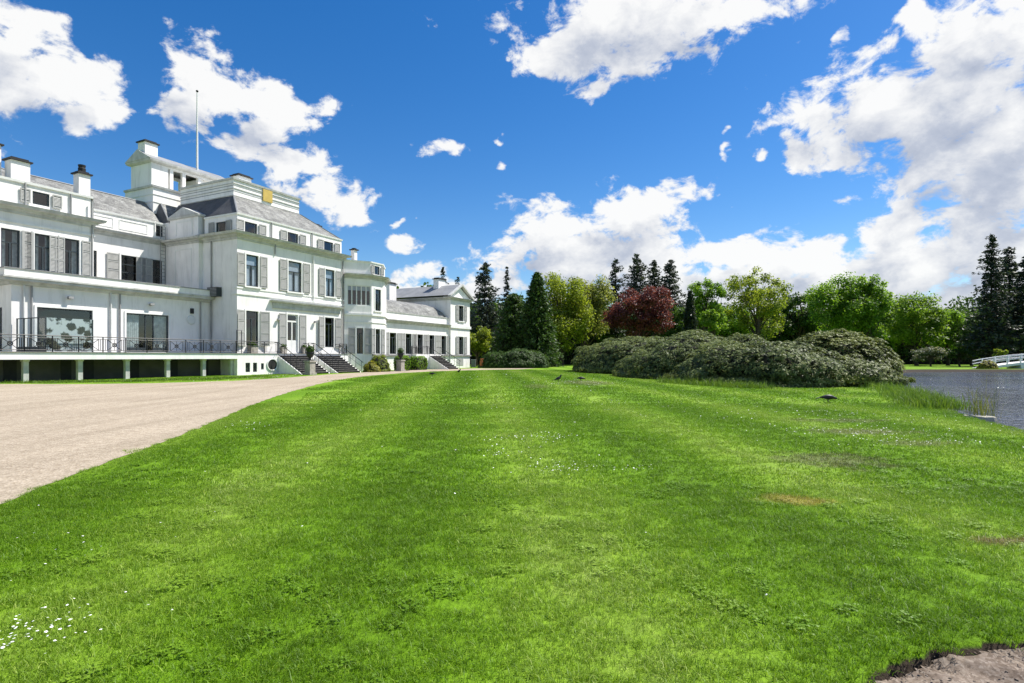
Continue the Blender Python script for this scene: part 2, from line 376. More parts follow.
# ------------------------------------------------------------------ ground, drive, pond, soil bed
def roughen(poly, step, amp, seed):
    rng = random.Random(seed); o = []
    for i in range(len(poly)):
        a, b = Vector(poly[i]), Vector(poly[(i+1) % len(poly)]); n = max(1, int((b-a).length/step)) if (b-a).length < 40 else 1
        for k in range(n):
            p = a.lerp(b, k/n); o.append((p.x+rng.uniform(-amp, amp), p.y+rng.uniform(-amp, amp)))
    return o
LAWN_EDGE = [(-4.6, -9), (-4.62, 1.0), (-4.72, 3.2), (-4.89, 5.43), (-5.22, 6.93), (-5.73, 9.3), (-6.4, 12.2), (-7.29, 15.47), (-8.2, 19.3), (-8.95, 23.1), (-9.9, 28.7), (-10.5, 34), (-10.75, 38), (-10.5, 43), (-9.68, 49.17), (-7.92, 54.94), (-4.4, 60.2), (1.0, 64.5)]
DRIVE = roughen(LAWN_EDGE + [(3, 70.5), (-5.1, 69.3), (-9.1, 64.2), (-11.8, 57.0), (-14.0, 49.5), (-15.0, 43), (-15.3, 37.5), (-16.3, 33.2), (-19.2, 30.2), (-22, 29.3), (-27, 29.4), (-80, 29.4), (-80, -9)], .35, .05, 3)
PATCH = roughen([(-1.4, 54.3), (0.3, 53.2), (1.6, 52.6), (2.0, 53.4), (.6, 55.0), (-1.0, 55.5)], .3, .08, 4)
POND = [(30, 45), (24, 37), (20.6, 30.5), (17.6, 25.4), (15.2, 21.6), (13.45, 18.53), (12.3, 16.6), (11.66, 15.32), (11.0, 13.9), (10.4, 12.5), (10.0, 11.5), (9.6, 10.4), (9.4, 8), (10, 4), (14, -3), (40, -12), (110, -12), (125, 40), (112, 66), (90, 68), (68, 66.5), (60, 65.5), (52, 65.5), (46, 65), (38, 58)]
BED = [(1.30, 1.2), (1.40, 1.9), (1.58, 2.44), (1.79, 2.60), (2.05, 2.70), (2.28, 2.76), (2.51, 2.80), (2.9, 2.82), (3.4, 2.72), (3.8, 2.4), (4.0, 1.9), (3.9, 1.2)]
BED = roughen([(2.55+(x-2.55)*1.05, y+.03 if y > 2 else y) for x, y in BED], .09, .02, 8)
def axis(segs):
    o = []
    for a, b, st in segs: o += list(np.arange(a, b, st))
    return np.array(sorted(set(np.round(o, 4))))
xs = axis([(-2500, -300, 550), (-300, -60, 40), (-60, 1.0, 2.0), (1.0, 4.4, .05), (4.4, 32, .5), (32, 130, 2), (130, 300, 34), (300, 2600, 550)])
ys = axis([(-2500, -300, 550), (-300, -20, 40), (-20, 1.0, 2.0), (1.0, 3.2, .05), (3.2, 50, .5), (50, 76, 1.0), (76, 300, 16), (300, 2600, 550)])
GX, GY = np.meshgrid(xs, ys); GP = np.stack([GX.ravel(), GY.ravel()], 1)
gz = np.zeros(len(GP))
ip = inside(GP, POND); dp = dist_poly(GP, POND)
gz[ip] = -np.minimum(.9, .06+dp[ip]*.55)
ib = inside(GP, BED); gz[ib] = -.11
near = (np.abs(GP[:, 0]) < 140) & (GP[:, 1] < 130) & ~ip & ~ib
nx, ny = len(xs), len(ys)
gi = (np.arange(ny-1)[:, None]*nx+np.arange(nx-1)[None]).ravel()
gf = np.stack([gi, gi+1, gi+1+nx, gi+nx], 1)

def lawn_colour(nt):
    """colour of the lawn by place: mowing bands, worn and dry spots"""
    geo = N(nt, 'ShaderNodeNewGeometry'); P = geo.outputs['Position']
    sep = N(nt, 'ShaderNodeSeparateXYZ'); L(nt, P, sep.inputs[0]); X, Y = sep.outputs[0], sep.outputs[1]
    n1 = N(nt, 'ShaderNodeTexNoise'); n1.inputs['Scale'].default_value = .38; n1.inputs['Detail'].default_value = 6; n1.inputs['Roughness'].default_value = .6; L(nt, P, n1.inputs['Vector'])
    n2 = N(nt, 'ShaderNodeTexNoise'); n2.inputs['Scale'].default_value = 3.4; n2.inputs['Detail'].default_value = 8; n2.inputs['Roughness'].default_value = .65; L(nt, P, n2.inputs['Vector'])
    s = M_(nt, 'ADD', X, M_(nt, 'MULTIPLY', Y, .062))
    s = M_(nt, 'ADD', s, M_(nt, 'MULTIPLY', M_(nt, 'SUBTRACT', n1.outputs[0], .5), 1.6))
    st = M_(nt, 'MULTIPLY_ADD', M_(nt, 'SINE', M_(nt, 'MULTIPLY', s, 2*math.pi/3.1)), .5, .5)
    mixv = M_(nt, 'ADD', M_(nt, 'MULTIPLY', st, .36), M_(nt, 'ADD', M_(nt, 'MULTIPLY', n1.outputs[0], .34), M_(nt, 'MULTIPLY', n2.outputs[0], .36)))
    c = RAMP(nt, mixv, [(.22, (.082, .172, .004)), (.46, (.120, .240, .006)), (.68, (.172, .292, .020)), (.92, (.27, .355, .08))])
    def spot(c, x, y, rx, ry, col, k):
        q = V_(nt, 'MULTIPLY', V_(nt, 'SUBTRACT', P, (x, y, 0)), (1/rx, 1/ry, 0))
        d = M_(nt, 'ADD', V_(nt, 'LENGTH', q), M_(nt, 'MULTIPLY', M_(nt, 'SUBTRACT', n2.outputs[0], .5), 2.4))
        f = N(nt, 'ShaderNodeMapRange'); f.interpolation_type = 'SMOOTHSTEP'; f.inputs['From Min'].default_value = 1.1; f.inputs['From Max'].default_value = .35; L(nt, d, f.inputs['Value'])
        return MIXC(nt, M_(nt, 'MULTIPLY', f.outputs[0], k), c, col)
    c = spot(c, 2.75, 5.55, .42, .22, (.30, .27, .06), .85)
    c = spot(c, 4.3, 7.7, .9, .75, (.14, .125, .075), .6)
    c = spot(c, 3.75, 4.3, .35, .12, (.20, .15, .08), .7)
    c = spot(c, 6.5, 10.6, 1.2, .5, (.21, .21, .12), .6)
    c = spot(c, 6.6, 9.2, .8, .35, (.21, .21, .12), .5)
    c = spot(c, 4.1, 31, 1.6, 3.4, (.22, .22, .12), .6)
    c = spot(c, 1.2, 27, .8, 2.5, (.20, .22, .10), .5)
    c = spot(c, 7.2, 12.5, 1.3, .5, (.17, .16, .10), .5)
    return c
def ground_material():
    m = bpy.data.materials.new('lawn_ground'); m.use_nodes = True; nt = m.node_tree; b = nt.nodes['Principled BSDF']
    b.inputs['Roughness'].default_value = .9; b.inputs['Specular IOR Level'].default_value = .15
    c = lawn_colour(nt)
    geo = N(nt, 'ShaderNodeNewGeometry'); P = geo.outputs['Position']
    n3 = N(nt, 'ShaderNodeTexNoise'); n3.inputs['Scale'].default_value = 26; n3.inputs['Detail'].default_value = 5; n3.inputs['Roughness'].default_value = .7
    L(nt, V_(nt, 'MULTIPLY', P, (1, .55, 1)), n3.inputs['Vector'])
    c = MIXC(nt, 1.0, c, RAMP(nt, n3.outputs[0], [(.28, (.55, .55, .5)), (.5, (.95, .95, .95)), (.75, (1.3, 1.25, 1.2))]), 'MULTIPLY')
    # bare earth where the ground drops (bank, edge of the bed)
    sep = N(nt, 'ShaderNodeSeparateXYZ'); L(nt, P, sep.inputs[0])
    f = M_(nt, 'MULTIPLY', M_(nt, 'SUBTRACT', M_(nt, 'MULTIPLY', sep.outputs[2], -1), .015), 60, clamp=True)
    c = MIXC(nt, f, c, (.035, .026, .018))
    L(nt, c, b.inputs['Base Color'])
    bp = N(nt, 'ShaderNodeBump'); bp.inputs['Strength'].default_value = .7; bp.inputs['Distance'].default_value = .05; L(nt, n3.outputs[0], bp.inputs['Height']); L(nt, bp.outputs[0], b.inputs['Normal'])
    MATS['lawn_ground'] = m
ground_material()
tag(np_mesh('lawn', np.column_stack([GP, gz]), gf, 'lawn_ground'), 'wide mown lawn running to the trees', 'lawn', kind='structure')

def sheet(name, poly, z, material, label, cat):
    tri = geometry.tessellate_polygon([[Vector((x, y, 0)) for x, y in poly]])
    b = MB(); vs = [(x, y, z) for x, y in poly]; fs = []
    for t in tri:
        a, bb, c = (Vector(vs[i]) for i in t); fs.append(tuple(t) if (bb-a).cross(c-a).z > 0 else tuple(t)[::-1])
    b.add(vs, fs); return tag(b.build(name, material), label, cat, kind='structure')
def gravel_material():
    m = bpy.data.materials.new('gravel'); m.use_nodes = True; nt = m.node_tree; b = nt.nodes['Principled BSDF']
    b.inputs['Roughness'].default_value = .95; b.inputs['Specular IOR Level'].default_value = .15
    geo = N(nt, 'ShaderNodeNewGeometry'); P = geo.outputs['Position']
    n1 = N(nt, 'ShaderNodeTexNoise'); n1.inputs['Scale'].default_value = .3; n1.inputs['Detail'].default_value = 6; L(nt, P, n1.inputs['Vector'])
    c = RAMP(nt, n1.outputs[0], [(.3, (.290, .238, .168)), (.7, (.385, .325, .238))])
    vo = N(nt, 'ShaderNodeTexVoronoi'); vo.inputs['Scale'].default_value = 38; L(nt, P, vo.inputs['Vector'])
    n2 = N(nt, 'ShaderNodeTexNoise'); n2.inputs['Scale'].default_value = 7; n2.inputs['Detail'].default_value = 6; n2.inputs['Roughness'].default_value = .7; L(nt, P, n2.inputs['Vector'])
    c = MIXC(nt, .33, c, RAMP(nt, vo.outputs['Color'], [(0, (.16, .12, .09)), (.4, (.36, .30, .24)), (1, (.62, .55, .47))]))
    c = MIXC(nt, 1.0, c, RAMP(nt, n2.outputs[0], [(.3, (.72, .70, .68)), (.6, (1.05, 1.05, 1.05))]), 'MULTIPLY')
    sp = N(nt, 'ShaderNodeSeparateXYZ'); L(nt, P, sp.inputs[0])
    n5 = N(nt, 'ShaderNodeTexNoise'); n5.inputs['Scale'].default_value = 1.0; n5.inputs['Detail'].default_value = 4
    L(nt, V_(nt, 'MULTIPLY', P, (1.5, .16, 1)), n5.inputs['Vector'])
    c = MIXC(nt, 1.0, c, RAMP(nt, n5.outputs[0], [(.36, (.89, .885, .87)), (.5, (1.0, 1.0, 1.0)), (.64, (1.06, 1.06, 1.06))]), 'MULTIPLY')
    L(nt, c, b.inputs['Base Color'])
    bp = N(nt, 'ShaderNodeBump'); bp.inputs['Strength'].default_value = .6; bp.inputs['Distance'].default_value = .012; L(nt, vo.outputs['Distance'], bp.inputs['Height']); L(nt, bp.outputs[0], b.inputs['Normal'])
    MATS['gravel'] = m
gravel_material()
sheet('gravel_drive', DRIVE, .006, 'gravel', 'broad pale gravel drive curving along the palace', 'drive')
sheet('gravel_path', PATCH, .006, 'gravel', 'small pale sandy patch in the far lawn', 'path')

def soil_bed():
    m = bpy.data.materials.new('soil'); m.use_nodes = True; nt = m.node_tree; b = nt.nodes['Principled BSDF']; b.inputs['Roughness'].default_value = .95; b.inputs['Specular IOR Level'].default_value = .1
    geo = N(nt, 'ShaderNodeNewGeometry'); P = geo.outputs['Position']
    vo = N(nt, 'ShaderNodeTexVoronoi'); vo.inputs['Scale'].default_value = 75; L(nt, P, vo.inputs['Vector'])
    n1 = N(nt, 'ShaderNodeTexNoise'); n1.inputs['Scale'].default_value = 9; n1.inputs['Detail'].default_value = 8; n1.inputs['Roughness'].default_value = .7; L(nt, P, n1.inputs['Vector'])
    c = RAMP(nt, n1.outputs[0], [(.3, (.06, .042, .030)), (.52, (.16, .125, .098)), (.75, (.27, .22, .175))])
    c = MIXC(nt, .4, c, RAMP(nt, vo.outputs['Color'], [(0, (.05, .035, .025)), (.5, (.2, .16, .13)), (1, (.40, .35, .30))]))
    L(nt, c, b.inputs['Base Color'])
    bp = N(nt, 'ShaderNodeBump'); bp.inputs['Strength'].default_value = .8; bp.inputs['Distance'].default_value = .012; L(nt, n1.outputs[0], bp.inputs['Height']); L(nt, bp.outputs[0], b.inputs['Normal'])
    MATS['soil'] = m
    x = np.arange(1.0, 4.3, .02); y = np.arange(1.1, 3.05, .02); X, Y = np.meshgrid(x, y)
    rng = np.random.default_rng(5); z = np.full(X.shape, -.055)
    for _ in range(40):
        fx, fy, ph = rng.normal(0, 18), rng.normal(0, 18), rng.uniform(0, 6.28); z += .0022*np.sin(fx*X+fy*Y+ph)
    z += .006*np.sin(9*X+4*np.sin(7*Y))*np.sin(11*Y+3*np.sin(8*X)); z += rng.normal(0, .004, X.shape)
    V = np.column_stack([X.ravel(), Y.ravel(), z.ravel()])
    ins = inside(V, BED).reshape(X.shape); c = ins[:-1, :-1] & ins[1:, :-1] & ins[:-1, 1:] & ins[1:, 1:]
    i = (np.arange(len(y)-1)[:, None]*len(x)+np.arange(len(x)-1)[None])[c]
    f = np.stack([i, i+1, i+1+len(x), i+len(x)], 1)
    u, inv = np.unique(f, return_inverse=True)
    n = 1500; c = np.column_stack([rng.uniform(1.2, 4.0, n), rng.uniform(1.9, 2.95, n)]); c = c[inside(c, BED)]; n = len(c); sz = .0025+.0075*rng.random(n)**3
    o_ = np.array([[1, 0, 0], [0, 1, 0], [-1, 0, 0], [0, -1, 0], [0, 0, .8], [0, 0, -.5]])
    VV = (o_[None]*(.6+.8*rng.random((n, 6, 1))))*sz[:, None, None]; an = rng.uniform(0, 6.28, n); ca, sa = np.cos(an)[:, None], np.sin(an)[:, None]
    VV = np.stack([VV[..., 0]*ca-VV[..., 1]*sa, VV[..., 0]*sa+VV[..., 1]*ca, VV[..., 2]], -1)+np.column_stack([c, np.full(n, -.047)])[:, None]
    ff = np.array([[0, 1, 4], [1, 2, 4], [2, 3, 4], [3, 0, 4], [1, 0, 5], [2, 1, 5], [3, 2, 5], [0, 3, 5]]); FF = (ff[None]+np.arange(n)[:, None, None]*6).reshape(-1, 3)
    tag(np_mesh('soil_crumbs', VV.reshape(-1, 3), FF, 'soil'), 'small brown clods and pebbles lying on the bare soil', 'clods', kind='stuff')
    tag(np_mesh('soil_bed', V[u], inv.reshape(f.shape), 'soil'), 'bare brown soil bed cut into the lawn corner', 'soil bed', kind='structure')
soil_bed()

def water():
    m = bpy.data.materials.new('pond_water'); m.use_nodes = True; nt = m.node_tree; b = nt.nodes['Principled BSDF']
    b.inputs['Base Color'].default_value = (.045, .052, .075, 1); b.inputs['Roughness'].default_value = .12; b.inputs['IOR'].default_value = 1.42; b.inputs['Specular IOR Level'].default_value = .8
    geo = N(nt, 'ShaderNodeNewGeometry'); P = geo.outputs['Position']
    n1 = N(nt, 'ShaderNodeTexNoise'); n1.inputs['Scale'].default_value = 2.4; n1.inputs['Detail'].default_value = 3; n1.inputs['Roughness'].default_value = .55; L(nt, V_(nt, 'MULTIPLY', P, (1, .8, 1)), n1.inputs['Vector'])
    n2 = N(nt, 'ShaderNodeTexNoise'); n2.inputs['Scale'].default_value = .12; n2.inputs['Detail'].default_value = 3; L(nt, P, n2.inputs['Vector'])
    k = N(nt, 'ShaderNodeMapRange'); k.inputs['From Min'].default_value = .42; k.inputs['From Max'].default_value = .6; k.inputs['To Min'].default_value = .35; k.inputs['To Max'].default_value = 1; L(nt, n2.outputs[0], k.inputs['Value'])
    bp = N(nt, 'ShaderNodeBump'); bp.inputs['Strength'].default_value = 1.0; bp.inputs['Distance'].default_value = .24
    L(nt, M_(nt, 'MULTIPLY', n1.outputs[0], k.outputs[0]), bp.inputs['Height']); L(nt, bp.outputs[0], b.inputs['Normal'])
    MATS['pond_water'] = m
    sheet('pond_water', [(Vector(p)+Vector((0, 0))).to_tuple() for p in POND], -.30, 'pond_water', 'rippled pond reflecting the cloudy sky', 'pond')
water()

# ------------------------------------------------------------------ palace
PAL_X, PAL_Y, PHI = (237-512)/569*44, 44.0, R(90-26.3)
pal = empty('palace', (PAL_X, PAL_Y, 0), 'long white stucco palace with grey shutters, slate roofs and a roof belvedere', 'palace', rz=PHI)
DV = Vector((math.cos(PHI), math.sin(PHI))); NV = Vector((math.sin(PHI), -math.cos(PHI)))
def W2(t, o): p = Vector((PAL_X, PAL_Y))+DV*t+NV*o; return p.x, p.y
FL = 1.7

# --- windows
MESHC = {}
def shutter_mesh(w, h):
    k = ('sh', round(w, 2), round(h, 2))
    if k not in MESHC:
        b = MB(); fw = .07
        b.box(0, fw, -.05, 0, 0, h); b.box(w-fw, w, -.05, 0, 0, h)
        zr = [0, h*.36, h*.68, h-.1] if h > 1.4 else [0, h-.08]
        for z in zr: b.box(fw, w-fw, -.048, -.002, z, z+.09)
        n = int((h-.15)/.085)
        for i in range(n):
            z = .09+i*.085
            if any(z0-.05 < z < z0+.1 for z0 in zr): continue
            b.add([(fw, -.042, z), (w-fw, -.042, z), (w-fw, -.012, z+.075), (fw, -.012, z+.075), (fw, -.034, z-.006), (w-fw, -.034, z-.006), (w-fw, -.004, z+.069), (fw, -.004, z+.069)],
                  [(0, 1, 2, 3), (7, 6, 5, 4), (0, 4, 5, 1), (2, 6, 7, 3)])
        b.box(fw, w-fw, -.006, -.003, .05, h-.05)
        MESHC[k] = b.mesh('shutter', 'shutter_grey')
    return MESHC[k]
def win_mesh(w, h, style):
    k = ('w', round(w, 2), round(h, 2), style)
    if k in MESHC: return MESHC[k]
    b = MB(); hw = w/2; y0, y1 = .06, .14; f = .085
    b.box(-hw, -hw+f, y0, y1, 0, h); b.box(hw-f, hw, y0, y1, 0, h); b.box(-hw+f, hw-f, y0, y1, h-f, h); b.box(-hw+f, hw-f, y0, y1, 0, f)
    if style in ('casement', 'blind', 'french', 'tall'):
        zt = h*(.66 if style != 'tall' else .78)
        b.box(-hw+f, hw-f, y0+.004, y1-.004, zt-.035, zt+.035)
        b.box(-.05, .05, y0+.002, y1-.002, f, zt-.035)
        if style == 'french': b.box(-hw+f, -.035, y0+.006, y1-.006, f, h*.2); b.box(.035, hw-f, y0+.006, y1-.006, f, h*.2)
    elif style == 'sash':
        for zz in (.36, .66): b.box(-hw+f, hw-f, y0+.004, y1-.004, h*zz-.03, h*zz+.03)
    elif style == 'wide':
        b.box(-hw*.13, -hw*.13+.08, y0+.004, y1-.004, f, h-f); b.box(hw*.25, hw*.25+.08, y0+.004, y1-.004, f, h-f)
        b.box(-hw+f, -hw*.13, y0+.006, y1-.006, f, .32); b.box(hw*.25+.08, hw-f, y0+.006, y1-.006, f, .32)
    elif style == 'band':
        for i in range(1, 5): x = -hw+w*i/5; b.box(x-.05, x+.05, y0+.004, y1-.004, f, h-f)
    if style == 'door':
        b.box(-.05, .05, y0+.004, y1-.004, f, h*.8); b.box(-hw+f, hw-f, y0+.002, y1-.002, h*.8, h*.84)
        for a, c in ((-hw+f, -.05), (.05, hw-f)): b.box(a, c, y0+.01, y1-.01, f, h*.33)
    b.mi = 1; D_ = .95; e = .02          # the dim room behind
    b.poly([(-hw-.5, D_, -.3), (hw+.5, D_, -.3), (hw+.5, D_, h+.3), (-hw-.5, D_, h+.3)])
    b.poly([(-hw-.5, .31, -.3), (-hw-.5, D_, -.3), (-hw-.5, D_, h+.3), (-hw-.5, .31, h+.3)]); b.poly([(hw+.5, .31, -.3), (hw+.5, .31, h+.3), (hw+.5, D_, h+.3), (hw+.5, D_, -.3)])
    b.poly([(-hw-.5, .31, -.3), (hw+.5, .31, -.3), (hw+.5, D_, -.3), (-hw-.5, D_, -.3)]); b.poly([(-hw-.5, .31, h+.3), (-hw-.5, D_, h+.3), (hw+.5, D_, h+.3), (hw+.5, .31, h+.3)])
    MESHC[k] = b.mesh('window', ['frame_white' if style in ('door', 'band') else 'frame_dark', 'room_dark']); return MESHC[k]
def pane_mesh(w, h):
    k = ('p', round(w, 2), round(h, 2))
    if k not in MESHC: MESHC[k] = MB().poly([(-w/2+.07, .1, .07), (w/2-.07, .1, .07), (w/2-.07, .1, h-.07), (-w/2+.07, .1, h-.07)]).mesh('pane', 'glass')
    return MESHC[k]
def blind_mesh(w, h, frac, matn):
    k = ('b', round(w, 2), round(h, 2), frac, matn)
    if k not in MESHC:
        b = MB()
        if matn == 'curtain':
            n = 14
            for sgn in (-1, 1):
                xs_ = [sgn*(w/2-.02-(w*frac)*i/n) for i in range(n+1)]
                vs = []
                for i, x in enumerate(xs_):
                    y = .22+.035*(i % 2); vs += [(x, y, .03), (x, y, h-.02), (x, y+.01, .03), (x, y+.01, h-.02)]
                b.add(vs, [(4*i, 4*i+1, 4*i+5, 4*i+4) for i in range(n)]+[(4*i+2, 4*i+6, 4*i+7, 4*i+3) for i in range(n)])
        else: b.box(-w/2+.01, w/2-.01, .17, .18, h*(1-frac), h-.01)
        MESHC[k] = b.mesh('blind', matn)
    return MESHC[k]
def window(p, ang, w, z0, z1, style='casement', shut=None, blind=None, surround=True, sill=True, flipped=False, open_ang=0, only=None):
    """p local xy of the centre on the wall plane; outward = -y of a frame turned by ang"""
    h = z1-z0
    nm = 'door' if style == 'door' else 'window'
    wo = link(nm, win_mesh(w, h, style), pal, (p[0], p[1], z0), ang)
    link('pane', pane_mesh(w, h), wo)
    if blind: link('curtain' if blind[1] == 'curtain' else 'blind', blind_mesh(w, h, *blind), wo)
    if surround:
        k = ('fr', round(w, 2), round(h, 2), sill)
        if k not in MESHC:
            b = MB(); q = .13; hw = w/2
            b.box(-hw-q, -hw, -.045, .0, -.0, h+q); b.box(hw, hw+q, -.045, .0, 0, h+q); b.box(-hw, hw, -.045, .0, h, h+q)
            if sill: b.box(-hw-q-.06, hw+q+.06, -.14, .02, -.12, -.002)
            MESHC[k] = b.mesh('surround', 'trim_white')
        link('surround', MESHC[k], wo)
    if shut:
        sw = shut; me = shutter_mesh(sw, h+.04)
        for s in ((-1, 1) if only is None else (only,)):
            x = -w/2-.14-sw if s < 0 else w/2+.14
            so = link('shutter', me, wo, (x, -.055, -.02))
            if open_ang:
                so.rotation_euler = (0, 0, (R(open_ang) if s > 0 else -R(open_ang)))
                if s < 0: so.location = (-w/2-.14-sw*math.cos(R(open_ang)), -.055-sw*math.sin(R(open_ang)), -.02)
                so.rotation_euler = (0, 0, R(-open_ang) if s > 0 else R(open_ang))
    return wo
shaded_slate = MB(); walls = MB(); trim = MB(); corn = MB(); slate = MB(); lead = MB()

def flush():
    global walls, trim, corn, slate, shaded_slate, lead
    for b, n, m in ((walls, 'wall', 'stucco'), (trim, 'trim', 'trim_white'), (corn, 'cornice', 'cornice_white'), (slate, 'roof', 'slate'), (shaded_slate, 'roof_slope', 'slate_shaded'), (lead, 'roof_flashing', 'lead')):
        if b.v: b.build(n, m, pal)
    walls, trim, corn, slate, shaded_slate, lead = MB(), MB(), MB(), MB(), MB(), MB()
def facade(p0, p1, z0, z1, wins):
    """wins: (u centre, width, z0, z1, kwargs)"""
    a = Vector(p0); b = Vector(p1); d = (b-a).normalized(); ang = math.atan2(d.y, d.x)
    walls.wall(p0, p1, z0, z1, [(u-w/2, u+w/2, a0, a1) for (u, w, a0, a1, kw) in wins])
    for (u, w, a0, a1, kw) in wins:
        q = a+d*u; window((q.x, q.y), ang, w, a0, a1, **kw)
CORN = lambda z, k=1.0: [(0, z-.55*k), (.07*k, z-.55*k), (.09*k, z-.38*k), (.2*k, z-.34*k), (.24*k, z-.2*k), (.52*k, z-.16*k), (.58*k, z-.02), (.60*k, z), (0, z+.06)]
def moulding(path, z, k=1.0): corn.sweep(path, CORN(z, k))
def band(path, z0, z1, out=.06): trim.sweep(path, [(0, z0), (out, z0), (out, z1), (0, z1)])

# main block: t 0..11.6, depth to 9 (local y = inward)
bl_sky = (.97, 'blind')  # blinds drawn full height, their pale blue also paints reflected sky
facade((0, 0), (11.6, 0), FL-1.7, 11.1, [
  (1.37, 1.15, 7.0, 9.5, dict(style='blind', shut=.68, blind=bl_sky)), (5.69, 1.45, 7.0, 9.62, dict(style='blind', shut=.78, blind=bl_sky)), (9.83, 1.15, 7.0, 9.5, dict(style='blind', shut=.68, blind=bl_sky)),
  (1.36, 1.15, 2.3, 5.05, dict(style='tall', shut=.8, sill=False, open_ang=12)), (5.44, 1.15, 1.75, 5.05, dict(style='door', shut=.75, sill=False)), (9.76, 1.15, 2.3, 5.05, dict(style='tall', shut=.72, sill=False, open_ang=10))])
walls.wall((0, 8), (0, 0), 0, 11.1)
walls.wall((11.6, 0), (11.6, 12), 0, 11.1)
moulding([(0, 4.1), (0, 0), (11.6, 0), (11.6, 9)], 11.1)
band([(0, .6), (0, 0), (11.6, 0), (11.6, 1)], 6.28, 6.42, .07)
band([(0, .5), (0, 0), (11.6, 0), (11.6, .5)], 6.75, 6.86, .05)
# entablature over the garden doors
corn.sweep([(3.45, 0), (3.45, -.001), (10.95, -.001), (10.95, 0)], [(0, 5.45), (.12, 5.45), (.12, 5.72), (.16, 5.76), (.16, 5.92), (.36, 5.98), (.40, 6.1), (0, 6.13)])
flush()
# attic storey of the main block
facade((0.12, .12), (11.48, .12), 11.1, 12.6, [(1.25, 1.15, 11.25, 12.1, dict(style='plain', shut=.68, surround=False)), (5.48, 1.15, 11.25, 12.1, dict(style='plain', shut=.68, surround=False)), (9.68, 1.15, 11.25, 12.1, dict(style='plain', shut=.68, surround=False))])
facade((.12, 4.0), (.12, .12), 11.1, 12.6, [(1.95, 1.15, 11.25, 12.1, dict(style='plain', shut=.62, surround=False))])
walls.wall((11.48, .12), (11.48, 9), 11.1, 12.6)
trim.sweep([(.12, 4.0), (.12, .12), (11.48, .12), (11.48, 9)], [(0, 12.5), (.07, 12.5), (.09, 12.62), (-.1, 12.66)])
flush()
# mansard
def mansard(x0, x1, y0, y1, z0, X0, X1, Y0, Y1, z1, mb=None):
    mb = mb or slate
    lo_ = [(x0, y0, z0), (x1, y0, z0), (x1, y1, z0), (x0, y1, z0)]; hi_ = [(X0, Y0, z1), (X1, Y0, z1), (X1, Y1, z1), (X0, Y1, z1)]
    for i in range(4): (shaded_slate if i == 3 and mb is slate else mb).poly([lo_[i], lo_[(i+1) % 4], hi_[(i+1) % 4], hi_[i]])  # left slope takes the slate with shade painted in
    mb.poly(hi_)
    for i in range(4): MB().tube([lo_[i], hi_[i]], .07, 5).build('hip_flashing', 'lead', pal)
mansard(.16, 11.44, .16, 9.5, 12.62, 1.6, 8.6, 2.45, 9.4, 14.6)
walls.box(1.62, 8.5, 2.5, 9.3, 14.55, 16.0)
for z in (14.62, 15.2, 15.62): corn.sweep([(1.62, 9.3), (1.62, 2.5), (8.5, 2.5), (8.5, 9.3)], [(0, z), (.05, z), (.06, z+.05), (0, z+.06)])
groove_shadows = MB()  # raised grey strips, shadow lines of grooves and trim put into colour
for z in (14.99, 15.44): groove_shadows.sweep([(1.62, 9.3), (1.62, 2.5), (8.5, 2.5), (8.5, 9.3)], [(0, z), (.012, z), (.012, z+.06), (0, z+.06)])
groove_shadows.build('parapet_groove_shadow', 'pipe_grey', pal)
corn.sweep([(1.62, 9.3), (1.62, 2.5), (8.5, 2.5), (8.5, 9.3)], [(0, 15.95), (.10, 15.95), (.13, 16.1), (-.3, 16.12)])
MB().box(4.45, 5.42, 2.40, 2.496, 14.9, 15.92).build('panel', 'board_yellow', pal)['label'] = 'yellow board closing an opening in the roof parapet'

flush()
# annex on the side with its small pediment: depth 4.1..8
walls.box(-.3, .6, 4.1, 8.62, 0, 10.98); walls.box(-.2, 1.2, 7.92, 9.0, 11.0, 12.6)
moulding([(0, 8.05), (-.3, 8.05), (-.3, 4.08), (0, 4.08)], 11.0, .8)
walls.box(-.22, 1.2, 4.3, 7.9, 11.0, 12.9)
corn.sweep([(1.2, 7.92), (-.22, 7.92), (-.22, 4.28), (1.2, 4.28)], [(0, 12.72), (.12, 12.75), (.16, 12.9), (0, 12.95)])
corn.prism([(-.34, 4.2, 12.93), (-.34, 8.0, 12.93), (-.34, 6.1, 13.62)], (1.6, 0, 0))
for a, z0, z1 in ((0, 6.9, 10.2), (0, 11.35, 12.5)):
    b_ = -.3 if z1 < 11 else -.22
    MB().box(b_-.03, b_, 5.0, 5.08, z0, z1).box(b_-.03, b_, 7.0, 7.08, z0, z1).box(b_-.03, b_, 5.08, 7.0, z1-.08, z1).build('blind_panel', 'trim_white', pal)
flush()
# corner piece between annex and recessed wing, with small attic window
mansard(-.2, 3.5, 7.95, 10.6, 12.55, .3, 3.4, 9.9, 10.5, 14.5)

flush()
# belvedere on the roof
walls.box(-.2, 8, 10.2, 14.2, 13.6, 15.95)
for z in (14.6, 15.25): trim.sweep([(-.2, 14.2), (-.2, 10.2), (3.2, 10.2)], [(0, z), (.05, z), (.05, z+.07), (0, z+.07)])
corn.sweep([(-.2, 14.2), (-.2, 10.2), (3.2, 10.2)], [(0, 15.85), (.12, 15.87), (.16, 16.02), (-.3, 16.05)])
walls.box(-.35+.2, 1.3, 10.5, 13.4, 15.95, 18.05)
for y_ in (10.5, 13.12):
    for t_ in (1.46, 2.6, 4.1, 5.6, 6.6): walls.box(t_, t_+.3, y_, y_+.28, 15.95, 17.9)
walls.box(1.301, 7.0, 10.5, 10.78, 17.88, 18.1); walls.box(1.301, 7.0, 13.12, 13.4, 17.88, 18.1); walls.box(6.9, 7.2, 10.5, 13.4, 15.95, 18.1)
walls.box(4.4, 6.6, 10.79, 13.1, 15.95, 17.88)
